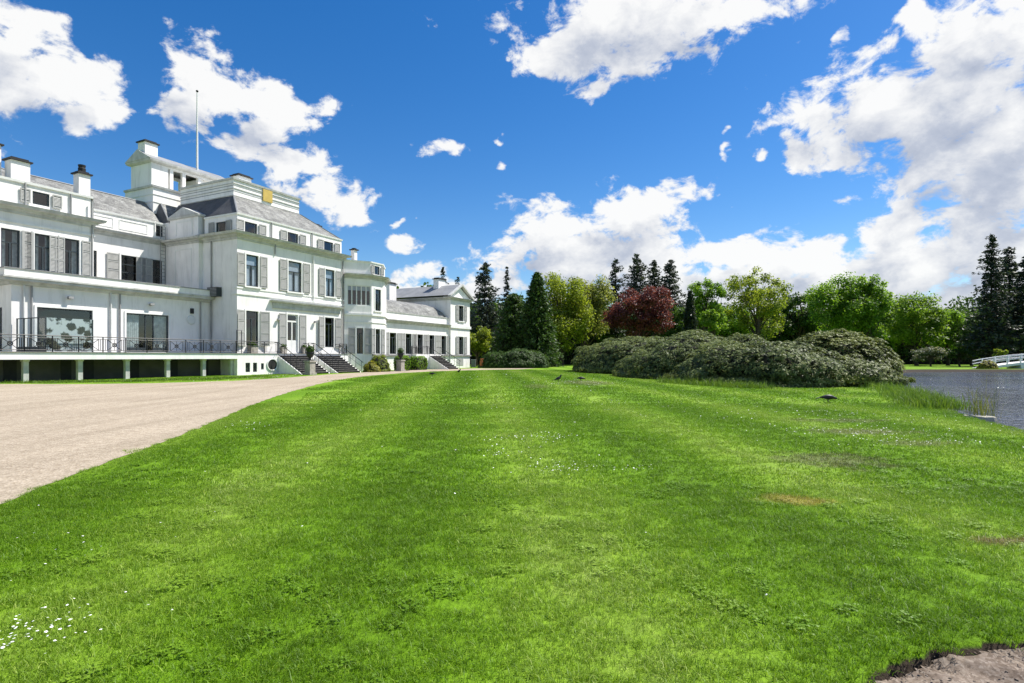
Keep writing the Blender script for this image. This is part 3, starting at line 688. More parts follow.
corn.sweep([(7.2, 13.4), (-.15, 13.4), (-.15, 10.5), (7.2, 10.5)], [(0, 18.02), (.13, 18.06), (.28, 18.14), (.32, 18.3), (0, 18.33)])
lead.prism([(-.44, 10.2, 18.31), (-.44, 13.7, 18.31), (-.44, 11.95, 19.2)], (7.9, 0, 0))
corn.prism([(-.5, 10.16, 18.31), (-.5, 13.74, 18.31), (-.5, 11.95, 19.25)], (.05, 0, 0))

flush()
# recessed wing wall at o=-8.5, t -7..-.3
CUR = (.3, 'curtain')
facade((-7.2, 8.5), (-.3, 8.5), 6.4, 11.1, [(1.2, 1.1, 7.3, 9.4, dict(style='sash')), (4.15, 1.36, 7.3, 9.4, dict(style='sash', shut=.9)), (6.12, 1.2, 7.3, 9.4, dict(style='sash', shut=.8, only=-1))])
moulding([(-7.2, 8.5), (-.3, 8.5)], 11.1, .8)
facade((-7.2, 8.62), (-.2, 8.62), 11.1, 12.55, [(6.5, .7, 11.4, 12.3, dict(style='sash', surround=False))])
trim.sweep([(-7.2, 8.62), (-.35, 8.62)], [(0, 12.4), (.08, 12.42), (.1, 12.55), (-.1, 12.6)])
for (a, b_) in ((-6.6, -4.2), (-3.8, -1.6)): 
    MB().box(a, b_, 8.585, 8.618, 11.4, 11.46).box(a, b_, 8.585, 8.618, 12.1, 12.16).box(a, a+.06, 8.585, 8.618, 11.462, 12.098).box(b_-.06, b_, 8.585, 8.618, 11.462, 12.098).build('blind_panel', 'trim_white', pal)
walls.box(-1.05, -.98, 8.55, 8.66, 11.1, 12.6)
flush()
# left projection o=-6
facade((-22, 6), (-6.96, 6), 6.4, 11.1, [(u+22, w_, 7.03, 9.52, dict(style='casement', shut=.56, blind=CUR)) for u, w_ in ((-19, 1.0), (-15.6, 1.0), (-11.75, 1.0), (-9.98, 1.0), (-8.42, 1.1))])
walls.wall((-6.96, 6), (-6.96, 9), 6.4, 12.8)
moulding([(-22, 6), (-6.96, 6), (-6.96, 8.5)], 11.12)
band([(-22, 6), (-6.96, 6), (-6.96, 8.5)], 9.95, 10.1, .07)
facade((-22, 6.12), (-7.06, 6.12), 11.1, 12.75, [(11.95, .95, 11.45, 12.3, dict(style='plain', shut=.55, surround=False))])
trim.sweep([(-22, 6.12), (-7.06, 6.12), (-7.06, 9)], [(0, 12.62), (.1, 12.64), (.12, 12.78), (-.15, 12.8)])
flush()
# roofs of the left wing
slate.poly([(-22, 6.3, 12.7), (-7.2, 6.3, 12.7), (-7.2, 9.5, 13.6), (-22, 9.5, 13.6)])
slate.poly([(-22, 8.75, 12.5), (-1.0, 8.75, 12.5), (-.3, 11.2, 14.6), (-22, 11.2, 14.6)]); slate.poly([(-1.0, 8.75, 12.5), (-.2, 8.8, 12.5), (-.2, 11.2, 14.55), (-.3, 11.2, 14.6)]); slate.poly([(-22, 11.2, 14.6), (-.3, 11.2, 14.6), (-.3, 15.3, 12.5), (-22, 15.3, 12.5)])
MB().tube([(-22, 11.2, 14.62), (-.3, 11.2, 14.62)], .06, 5).build('ridge_flashing', 'lead', pal)
flush()
# ground-floor extension o=-3.1, t -12.9..0, terrace roof above
facade((-12.9, 3.1), (-.02, 3.1), FL, 6.1, [(2.82, 3.1, FL+.05, 4.48, dict(style='plainwide', sill=False)), (8.0, 3.0, FL+.05, 4.48, dict(style='wide', blind=(.32, 'curtain'), sill=False))])
facade((-12.9, 8), (-12.9, 3.1), FL, 6.1, [(3.1, 1.4, FL+.05, 4.4, dict(style='casement', sill=False, surround=False))])
walls.wall((-22, 6), (-12.9, 6), 0, 6.4)
corn.sweep([(-12.9, 8.5), (-12.9, 3.1), (-.02, 3.1)], [(0, 5.72), (.12, 5.74), (.2, 5.9), (.55, 5.95), (.55, 6.08), (.62, 6.1), (.62, 6.2), (0, 6.2)])
walls.box(-13.45, -.02, 2.55, 8.4, 6.2, 6.62)
lead.box(-13.5, -.02, 2.5, 8.4, 6.622, 6.68)
flush()
# bay: canted
bay = [(11.7, -.0), (13.9, -1.5), (15.8, -1.5), (18.0, 0)]
Lc = math.hypot(2.2, 1.5)
facade(bay[0], bay[1], 0, 9.4, [(Lc*.54, Lc*.86, 6.4, 8.35, dict(style='band', surround=False, blind=(.25, 'blind'))), (Lc*.565, .62, 1.72, 4.2, dict(style='tall', shut=.66, sill=False))])
facade(bay[1], bay[2], 0, 9.4, [(.92, .85, 5.98, 8.12, dict(style='tall', surround=True)), (.9, .7, 1.72, 4.18, dict(style='tall', shut=.5, sill=False))])
facade(bay[2], bay[3], 0, 9.4, [])
moulding(bay, 9.42, .8); band(bay, 5.45, 5.65, .12); band(bay, 4.75, 4.85, .06)
bay2 = [(11.75, .12), (13.93, -1.37), (15.77, -1.37), (17.9, .1)]
walls.wall(bay2[0], bay2[1], 9.4, 10.75); facade(bay2[1], bay2[2], 9.4, 10.75, [(.95, .75, 9.6, 10.45, dict(style='plain', shut=.45, surround=False))]); walls.wall(bay2[2], bay2[3], 9.4, 10.75)
trim.sweep(bay2, [(0, 10.65), (.07, 10.66), (.08, 10.78), (-.1, 10.8)])
lead.poly([(11.6, .1, 10.7), (13.93, -1.37, 10.7), (15.77, -1.37, 10.7), (17.9, .1, 10.7), (17.9, 9, 10.7), (11.6, 9, 10.7)])
walls.wall((17.9, .1), (17.9, 9), 5, 10.75)
flush()
# low wing t 18..30.2
WW = [(19.1, 1.15), (21.86, 1.1), (24.07, 1.1), (26.43, 1.1), (29.0, 1.1)]
facade((18, 0), (30.2, 0), 0, 5.45, [(t_-18, w_, FL+.02, 4.0, dict(style='tall', shut=.66, sill=False)) for t_, w_ in WW])
moulding([(18, 0), (30.2, 0)], 5.4, .7)
facade((18, .1), (30.2, .1), 5.4, 6.3, [])
corn.sweep([(18, .1), (30.2, .1)], [(0, 6.2), (.06, 6.2), (.08, 6.32), (-.1, 6.34)])
pr = [(.3, 6.3), (.7, 6.95), (1.4, 7.5), (2.3, 7.85), (3.5, 8.0)]
for (y0, z0), (y1, z1) in zip(pr, pr[1:]):
    slate.poly([(18, y0, z0), (30.1-(y0-.3)*.9, y0, z0), (30.1-(y1-.3)*.9, y1, z1), (18, y1, z1)])
    slate.poly([(30.1-(y0-.3)*.9, y0, z0), (30.1, y0+1.2, z0), (30.1, y1+1.2, z1), (30.1-(y1-.3)*.9, y1, z1)])
slate.poly([(18, 3.5, 8.0), (27.2, 3.5, 8.0), (27.2, 9, 8.0), (18, 9, 8.0)])
flush()
# end pavilion t 30.2..34.9
facade((30.2, -.25), (34.9, -.25), 0, 8.85, [(2.5, 1.15, 6.0, 8.0, dict(style='tall', shut=.6)), (2.5, 1.15, FL+.02, 4.0, dict(style='tall', shut=.6, sill=False))])
walls.wall((30.2, 20), (30.2, -.25), 0, 8.85); walls.wall((34.9, -.25), (34.9, 20), 0, 8.85)
moulding([(30.2, 20), (30.2, -.25), (34.9, -.25), (34.9, 10)], 8.9, .7)
band([(30.2, .3), (30.2, -.25), (34.9, -.25), (34.9, 1)], 5.05, 5.4, .14)
walls.prism([(30.0, -.22, 8.94), (35.1, -.22, 8.94), (32.55, -.22, 10.3)], (0, 1, 0))
corn.prism([(29.7, -.62, 8.93), (32.55, -.62, 10.5), (35.4, -.62, 8.93), (35.4, -.62, 9.1), (32.55, -.62, 10.72), (29.7, -.62, 9.1)], (0, .45, 0))
lead.poly([(29.72, -.3, 9.1), (32.55, -.3, 10.7), (32.55, 20, 10.7), (29.72, 20, 9.1)]); lead.poly([(35.4, -.3, 9.1), (35.4, 20, 9.1), (32.55, 20, 10.7), (32.55, -.3, 10.7)])
flush()
# flat roofs / backs so that the rooms are closed
lead.poly([(-22, 15.3, 12.4), (0, 15.3, 12.4), (0, 15.3, 0), (-22, 15.3, 0)]); lead.poly([(0, 14, 12.5), (11.6, 14, 12.5), (11.6, 14, 0), (0, 14, 0)]); lead.poly([(11.6, 9.2, 10.7), (30.2, 9.2, 8), (30.2, 9.2, 0), (11.6, 9.2, 0)])
lead.poly([(0, 9, 12.55), (11.5, 9, 12.55), (11.5, 14, 12.55), (0, 14, 12.55)])
# base ledges
for path in ([(14.0, -1.5), (15.8, -1.5), (18.0, 0), (30.2, 0)], [(30.2, -.25), (34.9, -.25), (34.9, 3)]):
    MB().sweep(path, [(0, 1.48), (.14, 1.48), (.14, 1.66), (0, 1.69)]).build('base_ledge', 'stone_ledge', pal)

flush()
# terrace slab with columns
ter = MB(); ter.box(-24, -.45, -.6, 3.1, 1.26, 1.655); ter.build('terrace_slab', 'trim_white', pal)
MB().box(-24, -.45, -.66, 3.08, 1.66, 1.70).box(-.45, 11.6, -.66, -.001, 1.66, 1.70).build('terrace_paving', 'stone_ledge', pal)
cm = MB().box(-.125, .125, -.125, .125, 0, 1.15).box(-.16, .16, -.16, .16, 1.15, 1.258).mesh('terrace_column', 'cornice_white')
for t_ in (-21.5, -18.9, -16.25, -13.6, -10.9, -8.2, -5.55, -2.9, -.62): link('column', cm, pal, (t_, -.12, 0))
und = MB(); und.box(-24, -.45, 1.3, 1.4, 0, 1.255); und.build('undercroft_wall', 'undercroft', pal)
for t_, w_ in ((-14.0, .6), (-11.2, .55), (-10.2, .8), (-7.3, .7), (-4.6, .7), (-2.1, .6)): MB().box(t_, t_+w_, 1.27, 1.298, .0, 1.2).build('cellar_door', 'cap_black', pal)
# landing in front of the main block
facade((-.45, -.6), (11.6, -.6), 0, 1.658, [(.94, .42, .22, .95, dict(style='plain', surround=False)), (1.6, .38, .22, .95, dict(style='plain', surround=False)), (2.3, .28, .4, .9, dict(style='plain', surround=False))])
walls.wall((-.45, 3), (-.45, -.6), 0, 1.26); walls.wall((11.6, -.6), (11.6, 0), 0, 1.658)
rw = MB()
pts = [(2.78+.46*math.cos(2*math.pi*k/24), -.63, .78+.42*math.sin(2*math.pi*k/24)) for k in range(24)]
rw.prism(pts, (0, .028, 0)); rwo = rw.build('window', 'cap_black', pal); rwo['label'] = 'round cellar window beside the garden stairs'
ring = MB(); ring.tube([(2.78+.5*math.cos(2*math.pi*k/24), -.64, .78+.46*math.sin(2*math.pi*k/24)) for k in range(25)], .05, 5, cap=False); ring.build('frame', 'trim_white', rwo)
# stairs: flights run out from the landing
def stair(x0, x1, y0, nst=10, rails=True, zt=1.7, left_cheek=True):
    rise = zt/nst; tr = .29
    b = MB()
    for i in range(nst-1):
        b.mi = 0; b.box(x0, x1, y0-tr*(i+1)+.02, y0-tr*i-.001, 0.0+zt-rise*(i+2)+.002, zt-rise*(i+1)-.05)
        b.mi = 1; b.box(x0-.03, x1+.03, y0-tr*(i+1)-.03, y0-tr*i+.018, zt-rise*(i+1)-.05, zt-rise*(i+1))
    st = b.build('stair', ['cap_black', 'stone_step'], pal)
    run = tr*(nst-1)
    for xa, xb in ((x0-.12, x0-.002), (x1+.002, x1+.12)):
        MB().prism([(xa, y0-.001, 0), (xa, y0-run-.02, 0), (xa, y0-run-.02, .02), (xa, y0-.001, zt-.2)], (xb-xa, 0, 0)).build('cheek_wall', 'stucco', st)
        if rails:
            r = MB(); xm = (xa+xb)/2; e = y0-run-.1
            r.tube([(xm, y0+.45, zt+.88), (xm, y0, zt+.88), (xm, e, 1.02), (xm, e-.18, .9)], .028, 6)
            r.tube([(xm, y0, zt+.45), (xm, e, .55)], .014, 5)
            for k in range(5):
                f = k/4; y_ = y0+(e-y0)*f; zb = (zt-.2)*(1-f)+.02*f; r.tube([(xm, y_, zb), (xm, y_, zb+1.0)], .018, 5)
            r.build('handrail', 'iron', st)
    return st
stair(3.5, 6.4, -.6); stair(7.5, 10.3, -.6); 
# far stair of the low wing, with its own landing
MB().box(22.3, 27.3, -.75, -.005, 0, 1.69).build('landing', 'stucco', pal)
stair(24.9, 27.0, -.75)
arch = MB(); ap = [(22.6, -.78, 0), (23.7, -.78, 0)]+[(23.15+.55*math.cos(a), -.78, .75+.5*math.sin(a)) for a in np.linspace(0, math.pi, 9)]
arch.prism(ap, (0, .026, 0)); arch.build('cellar_door', 'iron', pal)['label'] = 'dark arched cellar door in the base of the low wing'
b = MB().box(19.6, 20.4, -.03, -.002, .35, 1.2); b.build('cellar_window', 'frame_dark', pal)
b = MB().box(31.6, 33.2, -.28, -.252, .3, 1.2); b.build('cellar_window', 'shutter_grey', pal)

# railings
def railing(pts, z, h=.92, ornament=True, name='railing'):
    b = MB()
    for p, q in zip(pts, pts[1:]):
        p = Vector(p); q = Vector(q); d = q-p; Ln = d.length; d.normalize()
        at = lambda u, zz: (p.x+d.x*u, p.y+d.y*u, z+zz)
        b.tube([at(0, h), at(Ln, h)], .03, 6); b.tube([at(0, .1), at(Ln, .1)], .02, 5); b.tube([at(0, h-.14), at(Ln, h-.14)], .016, 5)
        n = max(1, round(Ln/1.35)); st = Ln/n
        for i in range(n+1):
            u = i*st; b.tube([at(u, 0), at(u, h)], .034, 6)
            if i == n: break
            for k in (.1, .18): b.tube([at(u+k*st, .1), at(u+k*st, h-.14)], .018, 4); b.tube([at(u+(1-k)*st, .1), at(u+(1-k)*st, h-.14)], .018, 4)
            if ornament:
                c0, zc = u+.5*st, .1+(h-.24)/2; hh = (h-.24)/2; ww = .32*st
                for sx in (-1, 1): b.tube([at(c0-ww, zc-sx*hh), at(c0+ww, zc+sx*hh)], .018, 4)
                b.tube([at(c0+.11*math.cos(a), zc+.11*math.sin(a)) for a in np.linspace(0, 2*math.pi, 11)], .032, 4, cap=False)
                b.tube([at(c0, .1), at(c0, h-.14)], .014, 4)
    return b.build(name, 'iron', pal)
railing([(-24, -.52), (-13.8, -.52)], FL); railing([(-13.8, -.52), (-.5, -.52)], FL); 
railing([(-.5, -.52), (3.4, -.52)], FL, ornament=False); railing([(6.72, -.52), (7.38, -.52)], FL, ornament=False); railing([(10.5, -.52), (11.5, -.52), (11.5, -.05)], FL, ornament=False)
railing([(22.4, -.05), (22.4, -.68), (24.6, -.68)], FL, ornament=False)
b = MB(); 
for x_ in (-.42, 0.0): b.tube([(x_, -.5, FL), (x_, -.5, FL+1.75)], .03, 6)
b.tube([(-.42, -.5, FL+1.75), (0, -.5, FL+1.75)], .03, 6); b.build('gate_frame', 'iron', pal)

# chimneys
def chimney(t_, y_, w_, d_, z0, z1, pot=False):
    c = MB().box(t_-w_/2, t_+w_/2, y_-d_/2, y_+d_/2, z0, z1).build('chimney', 'stucco', pal)
    MB().box(t_-w_/2-.12, t_+w_/2+.12, y_-d_/2-.12, y_+d_/2+.12, z1+.002, z1+.1).box(t_-w_/2+.05, t_+w_/2-.05, y_-d_/2+.05, y_+d_/2-.05, z1+.1, z1+.22).build('cap', 'cap_black', c)
    if pot: MB().lathe([(.22, 0), (.24, .25), (.2, .3), (.24, .5)], (t_, y_, z1+.2), 10).build('chimney_pot', 'cap_black', c)
chimney(-7.45, 6.5, .72, .7, 11.2, 14.25, True); chimney(-10.75, 7.5, 1.05, .8, 12.0, 14.3); chimney(-11.95, 8.2, .9, .8, 12, 15.2)
chimney(.45, 12.0, 1.1, 1.0, 18.4, 20.0); chimney(4.5, 5.2, 1.3, .9, 15.8, 17.25); chimney(11.0, 3.2, .95, .8, 12.6, 14.1); chimney(13.75, .6, .4, .45, 10.7, 12.0)
chimney(32.6, 3.0, 1.6, .8, 9.8, 11.5); chimney(28.8, 8.0, 1.4, .8, 8, 10.8)
chimney(9.6, 7.5, .9, .8, 13.5, 15.5)

flush()
# flagpole stands on the roof
fp = empty('flagpole', (*W2(4.55, -11.3), 18.7), 'tall white flagpole on the roof of the belvedere', 'flagpole')
MB().tube([(0, 0, -.3), (0, 0, 3), (0, 0, 7.4)], [.10, .085, .05], 10).build('pole', 'pole_white', fp); MB().lathe([(.02, 0), (.11, .06), (.12, .12), (.06, .2), (.01, .22)], (0, 0, 7.4), 10).build('finial', 'cap_black', fp)
# downpipes, wall lamps, vents, discs
def pipe(t_, y_, z0, z1, m='iron_pipe'): MB().tube([(t_, y_-.09, z0), (t_, y_-.09, z1)], .055, 7).build('downpipe', m, pal)
for t_ in (-12.32, -11.92, -7.44, -6.85, -.9): pipe(t_, 3.1, FL, 5.75, 'iron_pipe' if t_ < -12 or t_ == -7.44 else 'pipe_grey')
pipe(3.55, 0, 9.9, 11.0, 'pipe_grey'); pipe(7.75, 0, 6.45, 10.5, 'trim_white'); pipe(3.3, .12, 11.2, 12.5, 'pipe_grey'); pipe(7.7, .12, 11.2, 12.5, 'pipe_grey'); pipe(11.45, 0, 0.1, 10.5, 'pipe_grey')
pipe(-10.95, 6.12, 11.2, 12.7, 'pipe_grey'); pipe(-8.35, 6.12, 11.2, 12.6, 'pipe_grey'); pipe(-7.1, 6.0, 7, 12.4, 'pipe_grey')
MB().tube([(-.09, 2.9, 1.7), (-.09, 2.9, 10.6)], .055, 7).build('downpipe', 'pipe_grey', pal)
for t_, y_, z_ in ((-9.9, 3.1, 5.15), (-4.75, 3.1, 5.15), (3.85, 0, 4.5), (7.9, 0, 4.5)):
    MB().box(t_-.06, t_+.06, y_-.1, y_, z_-.04, z_+.06).box(t_-.14, t_+.14, y_-.3, y_-.1, z_-.02, z_+.12).build('wall_lamp', 'pipe_grey', pal)
MB().lathe([(.34, 0), (.36, .02), (.3, .07), (.05, .09)], (0, 0, 0), 20).build('wall_disc', 'disc_white', pal, (-1.65, 3.09, 4.25)).rotation_euler = (R(90), 0, 0)
MB().box(-1.72, -1.5, 2.95, 3.09, 4.75, 5.15).build('wall_lamp', 'iron', pal)
ac = MB(); ac.box(-.45, -.02, 1.75, 2.9, 6.15, 6.88); aco = ac.build('air_conditioner', 'frame_dark', pal)
gr = MB()
for k in range(6): gr.box(-.47, -.452, 1.8, 2.85, 6.2+k*.11, 6.25+k*.11)
gr.build('grille', 'pipe_grey', aco)
# fire-escape ladder beside the annex
la = MB()
for x_ in (-.75, -.35): la.tube([(x_, 8.3, 6.7), (x_, 8.3, 12.2)], .03, 5)
for k in range(18): la.tube([(-.75, 8.3, 6.9+k*.3), (-.35, 8.3, 6.9+k*.3)], .02, 4)
la.build('ladder', 'pipe_grey', pal)

# --- objects on the terrace
gs = empty('glass_screen', (*W2(-12.7, .3), FL+.004), 'glass wind screen in a dark frame on the terrace, printed with blossom', 'wind screen', rz=PHI)
f = MB()
for y_ in (0, .8, 1.6, 2.4, 3.2): f.box(-.03, .03, y_-.03, y_+.03, 0, 2.0)
f.box(-.025, .025, .03, 3.17, 1.94, 1.996); f.box(-.025, .025, .03, 3.17, .0, .3); f.box(2.4, 2.45, -.03, .03, 0, 1.96)
f.build('frame', 'frame_dark', gs)
MB().poly([(0, 3.17, .3), (0, .03, .3), (0, .03, 1.94), (0, 3.17, 1.94)]).build('side_pane', 'screen_glass', gs)
MB().poly([(.03, 0, .02), (2.4, 0, .02), (2.4, 0, 1.96), (.03, 0, 1.96)]).build('printed_pane', 'printed_glass', gs)
def planter(t_, o_, label, w_=.7, h_=.55, leaves=True):
    e = empty('planter_box', (*W2(t_, o_), FL+.004), label, 'planter', rz=PHI)
    MB().box(-w_/2, w_/2, -.2, .2, 0, h_).box(-w_/2-.03, w_/2+.03, -.23, .23, h_+.001, h_+.06).build('box', 'stone_pedestal', e)
    rng = np.random.default_rng(int(t_*100) % 999)
    P = rng.normal(0, 1, (160, 3))*[w_*.22, .1, .08]+[0, 0, h_+.15]; leaf_cloud('foliage', P, rng.normal(0, 1, (160, 3))+[0, 0, 1], .08, .13, 'leaf_dark', rng.random(160), e, rng)

# ------------------------------------------------------------------ plants
def leaf_cloud(name, P, Nn, wd, ln, material, v, parent, rng, direction=None):
    """diamond leaves at P facing Nn; wd, ln scalars or arrays"""
    n = len(P); Nn = Nn/np.maximum(np.linalg.norm(Nn, axis=1, keepdims=True), 1e-6)
    if direction is None: direction = rng.normal(0, 1, (n, 3))
    T_ = direction-Nn*np.sum(direction*Nn, 1, keepdims=True); T_ /= np.maximum(np.linalg.norm(T_, axis=1, keepdims=True), 1e-6)
    B_ = np.cross(Nn, T_); wd = np.broadcast_to(np.asarray(wd, float), (n,))[:, None]; ln = np.broadcast_to(np.asarray(ln, float), (n,))[:, None]
    V = np.stack([P-T_*ln*.5, P+B_*wd*.5+T_*ln*.05-Nn*wd*.12, P+T_*ln*.5, P-B_*wd*.5+T_*ln*.05-Nn*wd*.12], 1).reshape(-1, 3)
    F = np.arange(4*n).reshape(-1, 4)
    return np_mesh(name, V, F, material, np.repeat(np.clip(v, 0, 1), 4), parent)
def unit(rng, n):
    d = rng.normal(0, 1, (n, 3)); return d/np.linalg.norm(d, axis=1, keepdims=True)
def at(px, Y): return (px-512)/569*Y
def zof(py, Y): return 1.4+(357-py)*Y/569

planter(1.25, .2, 'stone trough planter on the landing below the first tall window'); planter(4.3, .15, 'small stone planter left of the white garden door', .5, .45); planter(6.6, .15, 'small stone planter right of the white garden door', .5, .45)

def tube_np(mb, a, b, r0, r1, bend, rng, n=4, sides=6):
    a = Vector(a); b = Vector(b); off = Vector(rng.normal(0, 1, 3))*bend
    mb.tube([a.lerp(b, i/n)+off*math.sin(math.pi*i/n) for i in range(n+1)], [r0+(r1-r0)*i/n for i in range(n+1)], sides, cap=False)
def deciduous(name, label, px, Y, top, hw, bottom, matn, seed, nclump=60, nleaf=15000, leaf=.26, gap=1.0, depth=1.0, cat='tree', group=None, bark='bark', lobes=None, cs=.27):
    rng = np.random.default_rng(seed); x = at(px, Y); H = zof(top, Y); Rw = hw*Y/569; zb = max(.4, zof(bottom, Y))
    root = empty(name, (x, Y, 0), label, cat, group)
    cz = (H+zb)/2; rz = (H-zb)/2
    # clumps in a lumpy ellipsoid
    C = []; tries = 0
    while len(C) < nclump and tries < 20000:
        tries += 1; d = unit(rng, 1)[0]; r = rng.random()**(1/2.6)*.86
        p = d*r
        if p[2] < -.55 and rng.random() < .5: continue
        wz = 1.0 if p[2] > -.2 else 1.05
        C.append([p[0]*Rw*wz, p[1]*Rw*depth, cz+p[2]*rz*.92])
    C = np.array(C); cr = Rw*cs*rng.uniform(.65, 1.35, len(C)); cv = rng.normal(.5, .17, len(C))
    w = cr**2; idx = rng.choice(len(C), nleaf, p=w/w.sum())
    d = unit(rng, nleaf); rr = (rng.random(nleaf)**.45)
    lump = 1+.35*np.sin(d[:, 0]*5+idx)*np.sin(d[:, 1]*4+idx*2)*np.cos(d[:, 2]*6+idx)
    P = C[idx]+d*(cr[idx]*rr*lump)[:, None]*np.array([1, 1, .72*min(1.3, max(.6, rz/Rw))])
    keep = P[:, 2] < H; P = P[keep]; d = d[keep]; idx = idx[keep]; n = len(P)
    Nn = d*.6+rng.normal(0, .55, (n, 3))+[0, 0, .55]
    v = cv[idx]+rng.normal(0, .2, n); s = leaf*rng.uniform(.6, 1.3, n)
    leaf_cloud('crown', P, Nn, s*.75, s*1.15, matn, v, root, rng)
    t = MB(); r0 = .016*H+.05; top_ = Vector((rng.normal(0, .02)*H, rng.normal(0, .02)*H, zb+(H-zb)*.75))
    tube_np(t, (0, 0, -.1), top_, r0*1.3, r0*.25, .03*H, rng, 7, 8)
    order = rng.permutation(len(C))[:min(len(C), 34)]
    for i in order:
        c = C[i]; f = float(np.clip((c[2]-zb)/(H-zb)*.75-.12, .02, .85)); s0 = Vector((0, 0, 0)).lerp(top_, (zb*.8+f*(top_.z-zb*.8))/top_.z)
        tube_np(t, s0, c, r0*.38*(1-f*.6), r0*.05, .02*H, rng, 4, 5)
    smooth(t.build('trunk', bark, root)); return root
def conifer(name, label, px, Y, top, hw, bottom, matn, seed, whorls=34, per=7, droop=.35, power=.85, irregular=.35, leaf=.42, dens=26, cat='tree', group=None, lean=0.0):
    rng = np.random.default_rng(seed); x = at(px, Y); H = zof(top, Y); Rw = hw*Y/569; zb = max(.3, zof(bottom, Y))
    root = empty(name, (x, Y, 0), label, cat, group)
    P = []; Dr = []; vv = []; t = MB(); r0 = .013*H+.04; whorls = int(whorls*1.7); dens = dens*.75; dz = (H-zb)/whorls
    tube_np(t, (0, 0, -.1), (lean*H, 0, H*.985), r0, .03, .004*H, rng, 8, 7)
    for i in range(whorls):
        zf = (i+rng.uniform(-.3, .3))/whorls; zf = min(max(zf, 0), .995)
        z0_ = zb+(H-zb)*zf; Lm = Rw*(1-zf)**power*rng.uniform(.75, 1.12)+.12
        for k in range(per):
            if rng.random() < irregular*.35: continue
            a = 2*math.pi*(k+rng.uniform(-.4, .4))/per+i*1.3; Ln = Lm*rng.uniform(1-irregular, 1+irregular*.35)
            up = .25-droop*rng.uniform(.3, 1.6); z = min(z0_+rng.normal(0, .9)*dz, H*.985)
            n = max(3, int(dens*(Ln/max(Rw, .1))**.8*rng.uniform(.7, 1.2)))
            s = rng.uniform(.12, 1, n)**.8; lat = rng.normal(0, 1, n)*(.16*Ln*(1.15-s)+.05)
            dx, dy = math.cos(a), math.sin(a)
            zz = z+up*Ln*s-droop*.5*Ln*s*s+.16*Ln*np.maximum(0, s-.7)*2-np.abs(lat)*.35
            P.append(np.column_stack([lean*z+dx*Ln*s-dy*lat, dy*Ln*s+dx*lat, zz+rng.normal(0, .11*Ln**.5, n)]))
            Dr.append(np.column_stack([dx+rng.normal(0, .5, n), dy+rng.normal(0, .5, n), rng.normal(-.25, .3, n)]))
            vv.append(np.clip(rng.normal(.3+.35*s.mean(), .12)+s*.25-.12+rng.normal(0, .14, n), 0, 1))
            if Ln > .5: t.tube([(lean*z, 0, z), (lean*z+dx*Ln*.5, dy*Ln*.5, z+up*Ln*.5-droop*.12*Ln), (lean*z+dx*Ln*.92, dy*Ln*.92, z+up*Ln*.92-droop*.42*Ln)], [.035+.01*Ln, .03, .012], 4, cap=False)
    P = np.concatenate(P); Dr = np.concatenate(Dr); vv = np.concatenate(vv); n = len(P)
    s = leaf*rng.uniform(.6, 1.3, n)
    leaf_cloud('crown', P, rng.normal(0, .6, (n, 3))+[0, 0, .7], s*.5, s*1.25, matn, vv, root, rng, Dr)
    t.build('trunk', 'bark', root); return root

